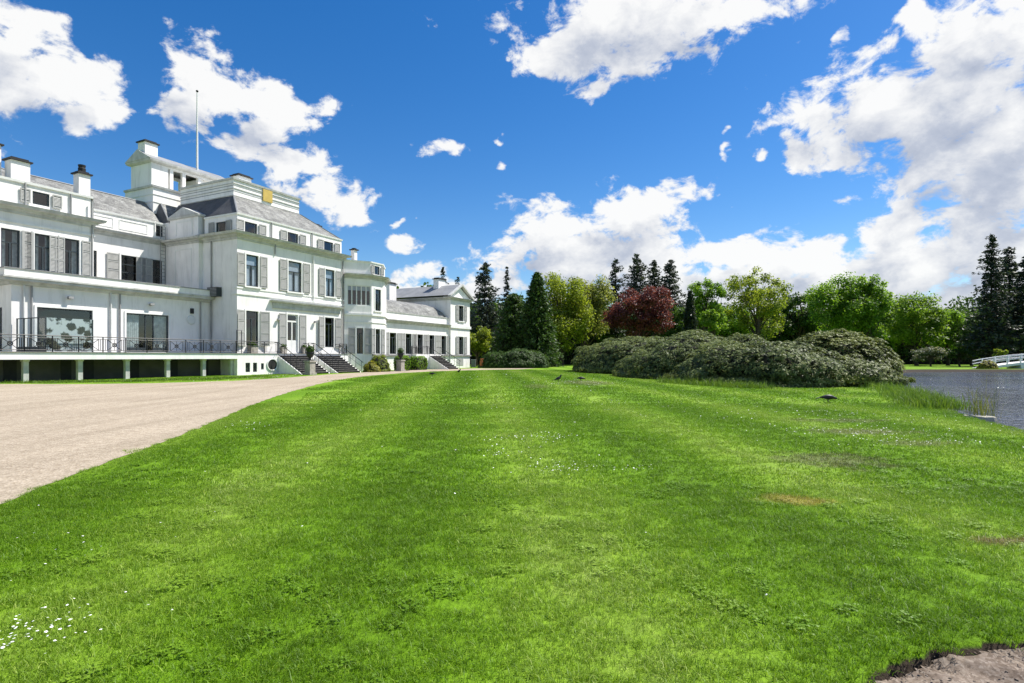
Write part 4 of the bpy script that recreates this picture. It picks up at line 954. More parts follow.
def mound(name, label, x, y, rx, ry, h, matn, seed, n_ros=9000, leaf=.2, lump=.13, cat='shrub', group=None, rot=0.0, ground=True):
    rng = np.random.default_rng(seed); root = empty(name, (x, y, 0), label, cat, group)
    ks = [(rng.normal(0, 1, 3)*k, rng.uniform(0, 6.28), a) for k, a in [(2.2, 1)]*4+[(6, .75)]*6+[(12, .5)]*7]
    def disp(d):
        s = np.zeros(len(d))
        for k, ph, a in ks: s += a*(np.sin(d@k+ph) if a == 1 else (.64-np.abs(np.sin(d@k*.5+ph)))*-1.6 if a < 1 else 0)
        return 1+lump*s/3.6
    # surface param: upper superellipsoid, skirt reaching the ground
    def surf(d):
        m = disp(d); z = np.sign(d[:, 2])*np.abs(d[:, 2])**1.05
        rr = np.sqrt(np.maximum(1e-6, 1-np.clip(z, 0, 1)**2)); hxy = d[:, :2]/np.maximum(np.linalg.norm(d[:, :2], axis=1, keepdims=True), 1e-6)
        k = np.where(z > 0, rr**.9, 1.0)
        X = hxy[:, 0]*rx*k*m; Y_ = hxy[:, 1]*ry*k*m; Z_ = np.where(z > 0, z*h*.86+.14*h, .14*h*(1+z*1.0))*np.where(z > 0, m**1.5, 1)
        c, s_ = math.cos(rot), math.sin(rot)
        return np.column_stack([X*c-Y_*s_, X*s_+Y_*c, np.maximum(Z_, .02)])
    d = unit(rng, n_ros); d[:, 2] = np.where(d[:, 2] < -.9, -d[:, 2], d[:, 2])
    area_keep = rng.random(n_ros) < 1; d = d[area_keep]
    P0 = surf(d); Nn0 = d/np.array([rx, ry, h]); Nn0 /= np.linalg.norm(Nn0, axis=1, keepdims=True); Nn0[:, 2] = np.maximum(Nn0[:, 2], -.1)+.25; Nn0 /= np.linalg.norm(Nn0, axis=1, keepdims=True)
    c, s_ = math.cos(rot), math.sin(rot); Nn0 = np.column_stack([Nn0[:, 0]*c-Nn0[:, 1]*s_, Nn0[:, 0]*s_+Nn0[:, 1]*c, Nn0[:, 2]])
    P0 = P0*(1-rng.random((len(d), 1))**1.6*.14)
    P0[:, 2] = np.maximum(P0[:, 2], .05)
    k = 6; n = len(d)
    ax = np.cross(Nn0, rng.normal(0, 1, (n, 3))); ax /= np.linalg.norm(ax, axis=1, keepdims=True); ay = np.cross(Nn0, ax)
    Pn, Dn, Nl, V = [], [], [], []
    cl = np.zeros(n)
    for kk, ph, a in ks: cl += a*np.sin(d@kk*1.7+ph*2)
    cl = .45+.12*cl/2
    for j in range(k):
        an = 2*math.pi*j/k+rng.uniform(-.3, .3, n); dr = ax*np.cos(an)[:, None]+ay*np.sin(an)[:, None]
        ln = leaf*rng.uniform(.7, 1.2, n); Pn.append(P0+dr*(ln*.5)[:, None]-Nn0*(ln*.12)[:, None]); Dn.append(dr-Nn0*.12+rng.normal(0, .2, (n, 3))); Nl.append(Nn0*.8+dr*.3+[0, 0, .25]+rng.normal(0, .25, (n, 3))); V.append(cl-.04+rng.normal(0, .24, n))
    P = np.concatenate(Pn); m = len(P); P[:, 2] = np.maximum(P[:, 2], .02)
    s = leaf*rng.uniform(.8, 1.15, m)
    leaf_cloud('foliage', P, np.concatenate(Nl), s*.42, s, matn, np.concatenate(V), root, rng, np.concatenate(Dn))
    # woody mass inside
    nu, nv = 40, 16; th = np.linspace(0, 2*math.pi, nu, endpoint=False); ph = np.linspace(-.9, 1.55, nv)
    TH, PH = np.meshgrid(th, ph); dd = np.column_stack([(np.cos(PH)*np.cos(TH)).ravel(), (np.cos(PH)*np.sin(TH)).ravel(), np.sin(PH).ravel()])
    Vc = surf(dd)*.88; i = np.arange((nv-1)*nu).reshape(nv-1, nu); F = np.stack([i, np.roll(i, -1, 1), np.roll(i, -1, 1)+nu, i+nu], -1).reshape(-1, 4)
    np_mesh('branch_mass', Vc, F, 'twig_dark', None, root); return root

# rhododendron bank
G = 'rhododendron mounds along the lawn'
mound('rhododendron', 'bluish green rhododendron mound at the far end of the bank, next to the open lawn', 11.0, 54, 4.9, 9.5, 3.15, 'leaf_rhodo', 11, 9000, .26, group=G)
mound('rhododendron', 'long glossy rhododendron mound in front of the copper beech', 12.0, 41.5, 4.4, 7.2, 2.65, 'leaf_rhodo', 12, 9500, .22, group=G)
mound('rhododendron', 'dark rhododendron mound in front of the bright lime green sapling', 13.6, 32.2, 4.3, 6.2, 2.4, 'leaf_rhodo', 13, 11000, .19, group=G)
mound('rhododendron', 'big rounded olive rhododendron mound at the pond end of the bank', 16.6, 31.2, 3.7, 4.6, 2.5, 'leaf_rhodo_olive', 14, 12000, .18, group=G)
mound('rhododendron', 'low rounded rhododendron crown poking up at the back of the bank', 17.4, 43, 3.6, 4.4, 2.7, 'leaf_rhodo', 15, 6000, .22, group=G)
mound('evergreen_shrub', 'low dark spreading evergreen shrub at the foot of the dark conifers', at(514, 74), 74, 4.2, 3.2, 2.5, 'leaf_dark', 16, 6000, .22)
# shrubs by the palace
def clipped(name, label, t_, o_, w_, d_, h_, seed, matn='leaf_mid', n=1500):
    x, y = W2(t_, o_); rng = np.random.default_rng(seed); root = empty(name, (x, y, 0), label, 'hedge', rz=PHI)
    q = rng.uniform(-1, 1, (n, 3)); ax = rng.integers(0, 3, n); q[np.arange(n), ax] = np.sign(q[np.arange(n), ax]); q = q/np.maximum(1, np.linalg.norm(q, axis=1, keepdims=True)/1.28)
    P = q*[w_/2, d_/2, h_/2]+[0, 0, h_/2]; P += rng.normal(0, .03, P.shape); P[:, 2] = np.maximum(P[:, 2], .03)
    leaf_cloud('foliage', P, q+rng.normal(0, .5, (n, 3))+[0, 0, .3], .1, .16, matn, rng.normal(.5, .22, n), root, rng)
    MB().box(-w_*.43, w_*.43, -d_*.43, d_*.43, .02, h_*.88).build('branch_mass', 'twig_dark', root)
clipped('box_hedge', 'neatly clipped square box bush in front of the low wing windows', 20.9, 2.0, 2.1, 1.3, 1.45, 21)
clipped('box_hedge', 'clipped box bush right behind the pedestal urn of the low wing', 17.3, 2.6, 1.5, 1.2, 1.5, 22)
x_, y_ = W2(13.2, 3.0); mound('shrub', 'loose yellow green shrub at the foot of the right garden stair', x_, y_, 1.0, 1.0, 1.45, 'leaf_lime', 23, 500, .16)
x_, y_ = W2(11.6, 3.4); mound('shrub', 'spiky yellow leaved shrub leaning on the stair rail', x_, y_, .8, .7, 1.0, 'leaf_yellow', 24, 350, .18)

def urn(label, x, y, seed, big=1.0):
    e = empty('pedestal_urn', (x, y, 0), label, 'urn', 'urns on pedestals before the palace', rz=PHI)
    p = MB().box(-.36, .36, -.36, .36, 0, .16).box(-.28, .28, -.28, .28, .16, 1.0).box(-.34, .34, -.34, .34, 1.0, 1.12); p.build('pedestal', 'stone_pedestal', e)
    MB().lathe([(.2, 0), (.2, .05), (.08, .12), (.09, .2), (.24, .34), (.3, .52), (.29, .58), (.35, .62), (.34, .66), (.25, .66)], (0, 0, 1.121), 16).build('urn', 'iron', e)
    rng = np.random.default_rng(seed); n = 420; d = unit(rng, n); P = d*(rng.random((n, 1))**.4)*[.33, .33, .32]*big+[0, 0, 2.0]
    leaf_cloud('foliage', P, d+[0, 0, .4], .09, .15, 'leaf_dark', rng.normal(.5, .2, n), e, rng)
urn('stone pedestal urn with dark planting in front of the left garden stair', *W2(2.95, 4.6), 31)
urn('stone pedestal urn with dark planting beside the clipped bush of the low wing', *W2(15.2, 4.0), 32)

# things at the pavilion corner
e = empty('wheeled_bin', (at(473.5, 74), 74, 0), 'grey wheeled bin standing in the shade by the pavilion corner', 'bin')
MB().add([(-.24,-.3,.08),(.24,-.3,.08),(.24,.3,.08),(-.24,.3,.08),(-.3,-.37,1.0),(.3,-.37,1.0),(.3,.37,1.0),(-.3,.37,1.0)], [(0,3,2,1),(4,5,6,7),(0,1,5,4),(1,2,6,5),(2,3,7,6),(3,0,4,7)]).build('body', 'bin_grey', e)
MB().box(-.32, .32, -.4, .4, 1.002, 1.08).box(-.28, .28, .4, .46, 1.0, 1.06).build('lid', 'pipe_grey', e)
for s in (-1, 1): MB().tube([(s*.26, .3, .1), (s*.32, .3, .1)], .1, 12).build('wheel', 'cap_black', e)
e = empty('terracotta_jar', (at(482, 73), 73, 0), 'rust orange terracotta jar beside the low dark shrub', 'jar')
smooth(MB().lathe([(.2, 0), (.27, .2), (.31, .5), (.28, .8), (.17, .98), (.16, 1.05), (.22, 1.1), (.2, 1.12), (.14, 1.1)], (0, 0, 0), 18).build('body', 'terracotta', e))
MB().lathe([(.23, 0), (.24, .03), (.2, .05)], (0, 0, 1.121), 18).build('rim', 'terracotta', e)

# trees
Gt = 'trees at the end of the lawn'
deciduous('broadleaf_tree', 'pale green tree top showing over the far roof, by the white chimney', 402, 128, 284, 16, 345, 'leaf_olive', 40, 34, 5000, .4)
deciduous('broadleaf_tree', 'second pale green tree top over the roof ridge, left of the roof spruces', 424, 132, 286, 13, 345, 'leaf_mid', 41, 34, 5000, .4)
conifer('spruce', 'pointed spruce tip rising above the pavilion chimney', 443, 124, 266, 17, 350, 'needle_blue', 42, 28, 9, irregular=.45)
conifer('spruce', 'shorter spruce tip above the pavilion pediment', 458, 128, 276, 17, 350, 'needle_blue', 43, 24, 9, irregular=.45)
deciduous('broadleaf_tree', 'bright yellow green bushy tree behind the pavilion corner', 477, 90, 322, 17, 366, 'leaf_lime', 44, 36, 6000, .3)
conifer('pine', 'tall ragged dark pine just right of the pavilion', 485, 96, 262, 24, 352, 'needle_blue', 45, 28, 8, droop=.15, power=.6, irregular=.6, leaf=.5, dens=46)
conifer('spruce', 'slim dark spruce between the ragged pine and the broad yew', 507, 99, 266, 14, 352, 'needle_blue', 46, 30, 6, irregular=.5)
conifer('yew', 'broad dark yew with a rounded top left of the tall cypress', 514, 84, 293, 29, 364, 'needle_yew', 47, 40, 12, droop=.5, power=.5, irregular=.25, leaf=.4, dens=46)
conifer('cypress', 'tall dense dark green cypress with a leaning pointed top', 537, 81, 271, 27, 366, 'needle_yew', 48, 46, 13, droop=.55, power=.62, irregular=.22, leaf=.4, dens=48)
deciduous('broadleaf_tree', 'tall yellow green tree right beside the dark cypress', 562, 92, 266, 34, 358, 'leaf_lime', 49, 70, 17000, .3)
deciduous('broadleaf_tree', 'pale olive round topped tree behind the yellow green one', 586, 97, 264, 30, 350, 'leaf_olive', 50, 60, 14000, .3)
deciduous('broadleaf_tree', 'dark green tree between the olive tree and the copper beech', 606, 106, 270, 22, 352, 'leaf_mid', 51, 50, 10000, .34)
conifer('pine', 'narrow black green pine top left above the copper beech', 616, 103, 259, 14, 340, 'needle_dark', 52, 26, 7, droop=.1, power=.4, irregular=.6)
deciduous('copper_beech', 'round copper beech with dark red leaves', 641, 87, 279, 37, 344, 'leaf_copper', 53, 90, 20000, .27, bark='bark', cs=.22)
conifer('larch', 'tallest grey green conifer behind the copper beech', 637, 114, 253, 30, 345, 'needle_blue', 54, 30, 9, droop=.1, power=.72, irregular=.45, leaf=.5, dens=44)
conifer('larch', 'middle grey green conifer behind the copper beech', 654, 116, 259, 26, 345, 'needle_blue', 55, 30, 9, droop=.15, power=.72, irregular=.45, leaf=.5, dens=40)
conifer('larch', 'feathery grey green conifer at the right shoulder of the copper beech', 670, 112, 259, 29, 345, 'needle_blue', 56, 30, 9, droop=.1, power=.72, irregular=.5, leaf=.5, dens=40)
deciduous('broadleaf_tree', 'dark leafy tree low between the copper beech and the narrow cypress', 684, 104, 304, 24, 356, 'leaf_dark', 81, 44, 10000, .34)
deciduous('broadleaf_tree', 'shaded leafy tree filling the gap behind the large yellow green tree', 733, 106, 296, 26, 356, 'leaf_mid', 82, 46, 10000, .34)
deciduous('broadleaf_tree', 'low dark tree left behind the broad fresh green tree', 812, 106, 296, 24, 356, 'leaf_dark', 83, 46, 10000, .34)
deciduous('broadleaf_tree', 'mid green tree between the broad tree and the lighter round one', 893, 106, 300, 26, 358, 'leaf_mid', 84, 46, 10000, .34)
deciduous('broadleaf_tree', 'bright green tree low between the slim spruce and the broad yew', 498, 108, 318, 26, 358, 'leaf_mid', 85, 40, 9000, .34)
conifer('cypress', 'narrow dark cypress column between the beech and the lime green sapling', 690, 85, 290, 11, 364, 'needle_dark', 57, 36, 9, droop=.5, power=.7, irregular=.2, dens=34)
deciduous('broadleaf_tree', 'airy mid green tree behind the lime green sapling', 706, 94, 268, 21, 345, 'leaf_mid', 58, 60, 10000, .28, cs=.22)
deciduous('young_tree', 'small lime green sapling rising behind the rhododendrons', 713, 66, 298, 14, 346, 'leaf_bright', 59, 40, 6000, .2, cs=.24)
deciduous('broadleaf_tree', 'large yellow green tree with branches showing through its crown', 757, 82, 259, 36, 345, 'leaf_lime', 60, 70, 13000, .26, cs=.2)
deciduous('broadleaf_tree', 'dark green tree in the gap between the yellow green and the broad green tree', 798, 104, 283, 22, 352, 'leaf_dark', 61, 46, 9000, .36)
deciduous('broadleaf_tree', 'broad fresh green tree with a two lobed crown', 838, 90, 270, 34, 352, 'leaf_mid', 62, 70, 17000, .3)
deciduous('broadleaf_tree', 'fresh green tree forming the taller right shoulder of the broad crown', 868, 88, 268, 24, 352, 'leaf_mid', 63, 56, 12000, .3)
deciduous('broadleaf_tree', 'lighter green round tree leaning towards the pond', 917, 92, 287, 31, 356, 'leaf_bright', 64, 66, 14000, .3, cs=.24)
deciduous('broadleaf_tree', 'mid green small tree at the far pond bank', 948, 96, 303, 20, 360, 'leaf_mid', 65, 44, 9000, .3)
deciduous('broadleaf_tree', 'dark small tree at the foot of the tall spruces', 972, 92, 312, 18, 360, 'leaf_dark', 66, 44, 9000, .3)
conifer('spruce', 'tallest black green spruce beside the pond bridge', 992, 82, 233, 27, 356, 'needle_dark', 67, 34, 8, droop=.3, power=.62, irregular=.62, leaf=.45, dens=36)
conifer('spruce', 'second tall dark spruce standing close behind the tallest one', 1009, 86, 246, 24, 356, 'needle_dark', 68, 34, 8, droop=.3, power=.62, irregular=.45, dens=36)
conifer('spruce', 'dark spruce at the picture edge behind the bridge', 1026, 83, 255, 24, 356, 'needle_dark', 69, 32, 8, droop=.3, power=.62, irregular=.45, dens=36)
deciduous('flowering_shrub', 'pale blossoming shrub on the far pond bank', 931, 84, 344, 17, 364, 'leaf_blossom', 70, 30, 4000, .22, cat='shrub')
mound('flowering_shrub', 'yellow flowering bush at the ramp of the white bridge', 55.9, 66.9, 1.1, .7, .95, 'leaf_yellow', 71, 500, .16)
deciduous('round_shrub', 'dark green round bush left of the bridge ramp', 960, 84, 340, 15, 364, 'leaf_dark', 72, 26, 3500, .22, cat='shrub')
deciduous('round_shrub', 'small light green bush behind the bridge rail', 1001, 76, 345, 6, 362, 'leaf_lime', 73, 18, 1200, .2, cat='shrub')

# woodland mass behind everything
def woodland():
    rng = np.random.default_rng(80); n = 110000
    x = rng.uniform(-45, 150, n); y = 112+rng.uniform(-6, 10, n)+np.abs(x-40)*-.05
    top = 10.4+1.6*np.sin(x*.21+1)+1.3*np.sin(x*.47+2)+.8*np.sin(x*1.1)+np.where(x < -6, 4, 0)
    z = top*rng.random(n)**.6
    P = np.column_stack([x, y, z]); v = .45+.25*np.sin(x*.4+z*.6)*np.sin(y*.5+z*.3)+rng.normal(0, .2, n)
    s = rng.uniform(.3, .7, n)
    o = leaf_cloud('woodland', P, rng.normal(0, .6, (n, 3))+[0, -.4, .5], s*.8, s*1.2, 'leaf_dark', v, None, rng)
    tag(o, 'dark wood closing the view behind the park trees', 'woodland', kind='stuff')
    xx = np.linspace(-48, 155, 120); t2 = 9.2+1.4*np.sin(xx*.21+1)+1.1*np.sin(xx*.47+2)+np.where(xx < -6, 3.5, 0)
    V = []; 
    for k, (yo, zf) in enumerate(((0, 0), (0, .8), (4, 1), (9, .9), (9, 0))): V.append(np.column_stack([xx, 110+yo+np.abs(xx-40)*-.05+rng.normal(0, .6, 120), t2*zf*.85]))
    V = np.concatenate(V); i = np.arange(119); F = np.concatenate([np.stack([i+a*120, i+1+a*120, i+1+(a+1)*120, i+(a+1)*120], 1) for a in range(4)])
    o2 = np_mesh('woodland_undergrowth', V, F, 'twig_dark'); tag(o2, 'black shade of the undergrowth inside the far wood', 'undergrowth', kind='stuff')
woodland()

# bridge
br = empty('footbridge', (1.3, 68.5, 0), 'white wooden arched footbridge over the pond', 'bridge')
def deck(x): return .0+1.05*math.sin(math.pi*(x-54.6)/(75-54.6))**.8 if 54.6 < x < 75 else .0
X = np.linspace(54.8, 73.8, 40)
dk = MB()
for a, b_ in zip(X, X[1:]): dk.add([(a, -.9, deck(a)-.28), (b_, -.9, deck(b_)-.28), (b_, -.9, deck(b_)), (a, -.9, deck(a)), (a, .9, deck(a)-.28), (b_, .9, deck(b_)-.28), (b_, .9, deck(b_)), (a, .9, deck(a))], [(0,1,2,3),(7,6,5,4),(3,2,6,7),(4,5,1,0)])
dk.build('deck', 'bridge_white', br)
for s in (-1, 1):
    r = MB(); yy = s*.82
    for zz in (.5, .85): 
        for a, b_ in zip(X, X[1:]): r.add([(a, yy-.05, deck(a)+zz-.05), (b_, yy-.05, deck(b_)+zz-.05), (b_, yy-.05, deck(b_)+zz+.05), (a, yy-.05, deck(a)+zz+.05), (a, yy+.05, deck(a)+zz-.05), (b_, yy+.05, deck(b_)+zz-.05), (b_, yy+.05, deck(b_)+zz+.05), (a, yy+.05, deck(a)+zz+.05)], [(0,1,2,3),(7,6,5,4),(3,2,6,7),(4,5,1,0)])
    for x in np.arange(56, 73.5, 1.6): r.box(x-.05, x+.05, yy-.06, yy+.06, deck(x)+.001, deck(x)+.95)
    r.build('railing', 'bridge_white', br)
for x in (59.4, 69.2):
    MB().box(x-.28, x+.28, -1.0, 1.0, -1.0, deck(x)-.282).build('pier', 'bridge_white', br)
for s in (-1, 1):
    ar = MB(); pp = [(59.7+(9.2)*k/20, s*.85, -.3+.95*math.sin(math.pi*k/20)**.8) for k in range(21)]
    for p, q in zip(pp, pp[1:]): ar.add([(p[0], p[1]-.08, p[2]), (q[0], q[1]-.08, q[2]), (q[0], q[1]-.08, q[2]+.18), (p[0], p[1]-.08, p[2]+.18), (p[0], p[1]+.08, p[2]), (q[0], q[1]+.08, q[2]), (q[0], q[1]+.08, q[2]+.18), (p[0], p[1]+.08, p[2]+.18)], [(0,1,2,3),(7,6,5,4),(3,2,6,7),(4,5,1,0)])
    ar.build('arch', 'bridge_white', br)

# birds
def bird(label, x, y, ang, pose):
    e = empty('crow', (x, y, .02), label, 'bird', 'crows on the lawn', rz=ang)
    if pose == 'up': sp = [(-.24, .10, .012), (-.16, .13, .035), (-.08, .16, .065), (0, .19, .085), (.07, .23, .07), (.11, .28, .045), (.135, .33, .042), (.155, .36, .04), (.19, .365, .018), (.24, .355, .004)]
    else: sp = [(-.27, .15, .012), (-.18, .16, .035), (-.08, .165, .065), (0, .165, .08), (.09, .16, .068), (.14, .15, .045), (.18, .14, .04), (.215, .13, .036), (.25, .115, .016), (.30, .095, .004)]
    b = MB(); b.tube([(p[0], 0, p[1]) for p in sp], [p[2] for p in sp], 10)
    b.add([(-.24, -.03, sp[0][1]), (-.24, .03, sp[0][1]), (-.36, .045, sp[0][1]-.04), (-.36, -.045, sp[0][1]-.04), (-.24, -.03, sp[0][1]+.012), (-.24, .03, sp[0][1]+.012), (-.36, .045, sp[0][1]-.03), (-.36, -.045, sp[0][1]-.03)], [(0,1,2,3),(7,6,5,4),(0,4,5,1),(1,5,6,2),(2,6,7,3),(3,7,4,0)])
    for s in (-1, 1):
        b.tube([(0, s*.035, .14), (-.015, s*.035, .06), (.005, s*.035, 0)], [.016, .008, .008], 5); b.tube([(.005, s*.035, .004), (.05, s*.045, .004)], .006, 4)
    smooth(b.build('body', 'black_feather', e))
    for s in (-1, 1):
        wg = MB(); wg.add([(.06, s*.07, .23 if pose == 'up' else .2), (-.02, s*.093, .2 if pose == 'up' else .185), (-.2, s*.05, .10 if pose == 'up' else .14), (-.1, s*.09, .13), (.0, s*.095, .14)], [(0, 1, 4), (1, 2, 3), (1, 3, 4)]); wg.build('wing', 'black_feather', e)
bird('black crow standing upright with its head raised on the far lawn', 2.6, 31.9, R(10), 'up'); bird('black crow stooping to feed next to the upright one', 4.0, 33.0, R(5), 'low')
bird('black crow alone on the grass near the rhododendron and the pond', 9.62, 17.3, R(-5), 'low')
bird('small dark crow at the lawn edge below the low wing', -5.9, 42, R(160), 'low'); bird('small dark crow on the grass below the pavilion stair', -4.5, 48.2, R(-30), 'up')

# ------------------------------------------------------------------ grass, tall grass, daisies
def grass_material():
    m = bpy.data.materials.new('grass_blade'); m.use_nodes = True; nt = m.node_tree; nt.nodes.clear()
    o = N(nt, 'ShaderNodeOutputMaterial'); c = lawn_colour(nt)
    at_ = N(nt, 'ShaderNodeAttribute'); at_.attribute_name = 'v'
    c = MIXC(nt, 1.0, c, RAMP(nt, at_.outputs['Fac'], [(0, (.55, .6, .45)), (.5, (1, 1, 1)), (.9, (1.4, 1.26, 1.3)), (1, (2.4, 1.75, 5))]), 'MULTIPLY')
    p = N(nt, 'ShaderNodeBsdfPrincipled'); p.inputs['Roughness'].default_value = .5; p.inputs['Specular IOR Level'].default_value = .3; L(nt, c, p.inputs['Base Color'])
    t = N(nt, 'ShaderNodeBsdfTranslucent'); L(nt, MIXC(nt, 1.0, c, (1.3, 1.3, .8), 'MULTIPLY'), t.inputs[0])
    mx = N(nt, 'ShaderNodeMixShader'); mx.inputs[0].default_value = .35; L(nt, p.outputs[0], mx.inputs[1]); L(nt, t.outputs[0], mx.inputs[2]); L(nt, mx.outputs[0], o.inputs[0])
    MATS['grass_blade'] = m
grass_material()
def blades(rng, P, h, w, lean):
    n = len(P); a = rng.uniform(0, 2*math.pi, n); dr = np.column_stack([np.cos(a), np.sin(a), np.zeros(n)]); b = rng.uniform(0, 2*math.pi, n); ld_ = np.column_stack([np.cos(b), np.sin(b), np.zeros(n)])
    ln = np.abs(rng.normal(lean, lean*.6, n))[:, None]; h = h[:, None]; w = np.broadcast_to(w, (n,))[:, None]; up = np.array([0, 0, 1.0])
    m = P+ld_*ln*h*.35+up*h*.62; t = P+ld_*ln*h*1.05+up*h*(1-.25*np.minimum(ln, 1.6))
    V = np.stack([P-dr*w*.5, P+dr*w*.5, m+dr*w*.42, m-dr*w*.42, t], 1).reshape(-1, 3)
    i = np.arange(n)*5
    return V, np.stack([i, i+1, i+2, i+3], 1), np.stack([i+3, i+2, i+4], 1)
def blade_mesh(name, V, Q, Tt, v, matn):
    me = bpy.data.meshes.new(name); me.vertices.add(len(V)); me.vertices.foreach_set('co', V.astype(np.float32).ravel())
    lv = np.concatenate([Q.ravel(), Tt.ravel()]).astype(np.int32); me.loops.add(len(lv)); me.loops.foreach_set('vertex_index', lv)
    me.polygons.add(len(Q)+len(Tt)); me.polygons.foreach_set('loop_start', np.concatenate([np.arange(len(Q))*4, len(Q)*4+np.arange(len(Tt))*3]).astype(np.int32))
    a = me.attributes.new('v', 'FLOAT', 'POINT'); a.data.foreach_set('value', np.repeat(v, 5).astype(np.float32))
    me.materials.append(MATS[matn]); me.update(calc_edges=True); return me
def patch(name, size, n, h0, w0, lean, seed):
    rng = np.random.default_rng(seed); P = np.column_stack([rng.uniform(-size/2, size/2, (n, 2)), np.zeros(n)-.004])
    # tufts
    cl = rng.uniform(-size/2, size/2, (max(4, n//14), 2)); k = rng.integers(0, len(cl), n); tuft = rng.random(n) < .55
    P[tuft, :2] = cl[k[tuft]]+rng.normal(0, .014*(h0/.04), (tuft.sum(), 2))
    h = h0*rng.gamma(7, 1/7, n); v = np.clip(rng.normal(.5, .2, n), 0, .93); dry = rng.random(n) < .07; v[dry] = 1.0
    V, Q, Tt = blades(rng, P, h, w0*rng.uniform(.6, 1.25, n), lean)
    return bpy.data.objects.new(name, blade_mesh(name, V, Q, Tt, v, 'grass_blade'))
BUSHES = [(11.0, 54, 4.5, 9.3), (12.0, 41.5, 4.1, 7), (13.6, 32.2, 4.2, 6.1), (16.2, 31.0, 3.4, 4.5)]
def lawn_points(y0, y1, step, seed, margin, jitter=.5):
    rng = np.random.default_rng(seed); xm = y1*.98+2
    X, Y_ = np.meshgrid(np.arange(-xm, xm, step), np.arange(y0, y1, step)); P = np.column_stack([X.ravel(), Y_.ravel()]); P += rng.uniform(-jitter*step, jitter*step, P.shape)*.5
    ok = (np.abs(P[:, 0]) < P[:, 1]*.95+1.5) & ~inside(P, DRIVE) & ~inside(P, POND) & ~inside(P, BED)
    P = P[ok]
    if margin:
        P = P[(dist_poly(P, DRIVE) > margin) & (dist_poly(P, BED) > margin*.8) & (dist_poly(P, POND) > margin)]
    for (bx, by, rx, ry) in BUSHES: P = P[((P[:, 0]-bx)/rx)**2+((P[:, 1]-by)/ry)**2 > 1]
    # not under the palace
    q = P-np.array([PAL_X, PAL_Y]); o_ = q@np.array(NV); P = P[o_ > .8]
    return P
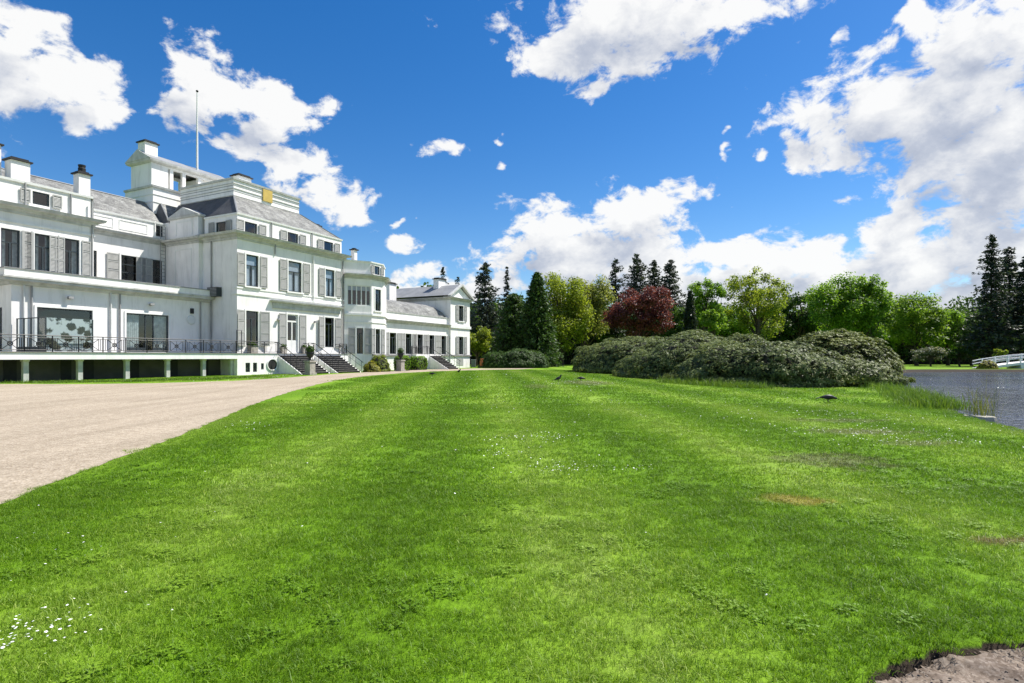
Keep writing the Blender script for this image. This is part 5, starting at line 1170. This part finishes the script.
def lawn_grass():
    patches = [patch('grass_patch_fine', .5, 2300, .028, .0028, .8, 1), patch('grass_patch_edge', .12, 150, .03, .003, .8, 4), patch('grass_patch_mid', 1.1, 3400, .029, .0052, .75, 2), patch('grass_patch_far', 2.6, 2400, .036, .016, .8, 3)]
    rng = np.random.default_rng(44); nl = 46
    Pw = np.column_stack([rng.normal(0, .045, (nl, 2)), rng.uniform(.012, .028, nl)]); Vw = []
    for k in range(nl):
        a0 = rng.uniform(0, 6.28)
        for j in range(3):
            a = a0+j*2.09; c = Pw[k]+np.array([math.cos(a), math.sin(a), 0])*.006; r = .0065; tl = rng.normal(0, .2, 2)
            Vw += [c+np.array([r*math.cos(q), r*math.sin(q), tl[0]*r*math.cos(q)+tl[1]*r*math.sin(q)]) for q in (0, 1.57, 3.14, 4.71)]
    wm = bpy.data.meshes.new('clover_patch'); wm.from_pydata([tuple(v) for v in Vw], [], [tuple(range(i, i+4)) for i in range(0, len(Vw), 4)]); wa = wm.attributes.new('v', 'FLOAT', 'POINT'); wa.data.foreach_set('value', np.repeat(rng.uniform(.45, .9, nl*3), 4).astype(np.float32)); wm.materials.append(MATS['grass_blade'])
    patches.append(bpy.data.objects.new('clover_patch', wm))
    pts = []; lod = []
    wd = lawn_points(1.8, 7.5, .2, 12, .1, 1.0); wd = wd[rng.random(len(wd)) < .30*(np.sin(wd[:, 0]*2.1+1)*np.sin(wd[:, 1]*1.7) > -.1)]; pts.append(wd); lod += [4]*len(wd)
    near_ = lawn_points(1.6, 6.2, .36, 1, .27); pts.append(near_); lod += [0]*len(near_)
    e1 = lawn_points(1.6, 6.2, .09, 5, .0); e1 = e1[(np.minimum(dist_poly(e1, DRIVE), dist_poly(e1, BED)) < .31)]; pts.append(e1); lod += [1]*len(e1)
    mid = lawn_points(6.2, 17, .8, 2, .55); pts.append(mid); lod += [2]*len(mid)
    e2 = lawn_points(6.2, 17, .14, 6, .0); e2 = e2[(dist_poly(e2, DRIVE) < .6) | (dist_poly(e2, POND) < .6)]; pts.append(e2); lod += [1]*len(e2)
    far = lawn_points(17, 62, 1.9, 3, 1.2); pts.append(far); lod += [3]*len(far)
    P = np.concatenate(pts); me = bpy.data.meshes.new('lawn_grass'); me.vertices.add(len(P)); me.vertices.foreach_set('co', np.column_stack([P, np.zeros(len(P))]).astype(np.float32).ravel())
    a = me.attributes.new('lod', 'INT', 'POINT'); a.data.foreach_set('value', np.array(lod, np.int32)); me.update()
    o = bpy.data.objects.new('lawn_grass', me); COL.objects.link(o)
    ng = bpy.data.node_groups.new('lawn_grass', 'GeometryNodeTree'); ng.interface.new_socket('Geometry', in_out='INPUT', socket_type='NodeSocketGeometry'); ng.interface.new_socket('Geometry', in_out='OUTPUT', socket_type='NodeSocketGeometry')
    gi_ = ng.nodes.new('NodeGroupInput'); go_ = ng.nodes.new('NodeGroupOutput'); jn = ng.nodes.new('GeometryNodeJoinGeometry')
    na = ng.nodes.new('GeometryNodeInputNamedAttribute'); na.data_type = 'INT'; na.inputs[0].default_value = 'lod'
    rv = ng.nodes.new('FunctionNodeRandomValue'); rv.data_type = 'FLOAT_VECTOR'; rv.inputs[0].default_value = (0, 0, 0); rv.inputs[1].default_value = (0, 0, 6.283)
    rs = ng.nodes.new('FunctionNodeRandomValue'); rs.data_type = 'FLOAT'; rs.inputs[2].default_value = .8; rs.inputs[3].default_value = 1.2
    for i, po in enumerate(patches):
        oi = ng.nodes.new('GeometryNodeObjectInfo'); oi.inputs[0].default_value = po
        cp = ng.nodes.new('FunctionNodeCompare'); cp.data_type = 'INT'; cp.operation = 'EQUAL'; ng.links.new([s for s in na.outputs if s.enabled][0], cp.inputs[2]); cp.inputs[3].default_value = i
        ip_ = ng.nodes.new('GeometryNodeInstanceOnPoints'); ng.links.new(gi_.outputs[0], ip_.inputs['Points']); ng.links.new(cp.outputs[0], ip_.inputs['Selection']); ng.links.new(oi.outputs['Geometry'], ip_.inputs['Instance'])
        ng.links.new(rv.outputs[0], ip_.inputs['Rotation']); ng.links.new([s for s in rs.outputs if s.enabled][0], ip_.inputs['Scale'])
        ng.links.new(ip_.outputs[0], jn.inputs[0])
    ng.links.new(jn.outputs[0], go_.inputs[0])
    md = o.modifiers.new('grass', 'NODES'); md.node_group = ng
    tag(o, 'short green blades of the mown lawn', 'grass', kind='stuff')
lawn_grass()
def tall_grass(name, label, line, width, n, h, w0, matn, seed, lean=.45):
    rng = np.random.default_rng(seed); seg = rng.integers(0, len(line)-1, n); t = rng.random(n)[:, None]; A = np.array(line)
    P = A[seg]*(1-t)+A[seg+1]*t+rng.normal(0, width, (n, 2)); V, Q, Tt = blades(rng, np.column_stack([P, np.zeros(n)-.02]), h*rng.gamma(8, 1/8, n), w0, lean)
    o = bpy.data.objects.new(name, blade_mesh(name, V, Q, Tt, np.clip(rng.normal(.5, .25, n), 0, 1), matn)); COL.objects.link(o); tag(o, label, 'tall grass', kind='stuff')
tall_grass('bank_grass', 'long unmown grass between the rhododendron and the pond', [(16.6, 25.6), (15.0, 21.9), (13.4, 19.0), (12.3, 16.9), (11.6, 15.4)], .35, 6500, .26, .012, 'leaf_tall_grass', 90)
tall_grass('verge_grass', 'strip of longer grass along the foot of the rhododendron bank', [(8.2, 31.5), (9.2, 28.6), (10.2, 26.4), (11.2, 25.0)], .28, 3200, .26, .014, 'leaf_tall_grass', 91)
tall_grass('reeds', 'thin reeds standing at the water edge', [(11.5, 14.3), (11.3, 13.7), (11.05, 13.1)], .12, 110, .62, .009, 'leaf_reed', 92, .3)
tall_grass('palace_verge', 'unmown grass strip in front of the terrace columns', [(-27, 30.4), (-23, 31.6), (-19.5, 35), (-17.2, 40)], .35, 6000, .12, .02, 'leaf_tall_grass', 93)
# flat pale stone at the water edge
e = MB(); rng = random.Random(6); ring_ = [(.34*math.cos(a)*rng.uniform(.8, 1.2), .17*math.sin(a)*rng.uniform(.8, 1.2)) for a in np.linspace(0, 2*math.pi, 12, endpoint=False)]
e.add([(x, y, -.1) for x, y in ring_]+[(x*.85, y*.85, .05+rng.uniform(-.015, .015)) for x, y in ring_], [tuple(range(12, 24))]+[(i, (i+1) % 12, 12+(i+1) % 12, 12+i) for i in range(12)])
tag(e.build('flat_stone', 'pale_stone', None, (10.85, 13.2, -.02), R(-60)), 'flat pale stone at the edge of the pond', 'stone')
def daisies():
    rng = np.random.default_rng(95); V = []; F = []; mi = []
    cl = [(-2.5, 2.8, .16, .12, 95), (-2.2, 3.1, .2, .12, 14), (.62, 7.05, .22, .2, 90), (.5, 9.7, .5, .35, 130), (-.1, 8.2, .35, .5, 60), (1.4, 7.0, .2, .12, 35), (-5.3, 11.6, .3, .4, 50), (-3.2, 4.6, .6, .5, 35), (6.4, 10.4, 1.1, .6, 260), (6.7, 9.2, .7, .3, 120), (3.6, 30.5, 1.4, 3, 260), (4.5, 16, 3, 2.5, 160), (-1, 14, 2.5, 5, 140), (8, 13, 1.5, 1, 220), (-1.2, 40, 2.5, 6, 150), (-16.5, 38, .6, 4, 160)]
    for (x, y, sx, sy, n) in cl:
        for _ in range(int(n*(.6 if y > 4 else 1))):
            px, py = rng.normal(x, sx), rng.normal(y, sy); r = rng.uniform(.004, .0075)*(1+py*.06); z = rng.uniform(.03, .05); tx, ty = rng.normal(0, .25, 2); o = len(V)
            V.append((px, py, z+r*.25))
            for k in range(10):
                a = k*math.pi/5; rr = r*(1 if k % 2 else .8); V.append((px+rr*math.cos(a), py+rr*math.sin(a), z+tx*rr*math.cos(a)+ty*rr*math.sin(a)))
            for k in range(10): F.append((o, o+1+k, o+1+(k+1) % 10))
    o = np_mesh('daisies', np.array(V), np.array(F), 'petal_white'); tag(o, 'white daisies scattered in patches over the lawn', 'daisies', kind='stuff')
daisies()
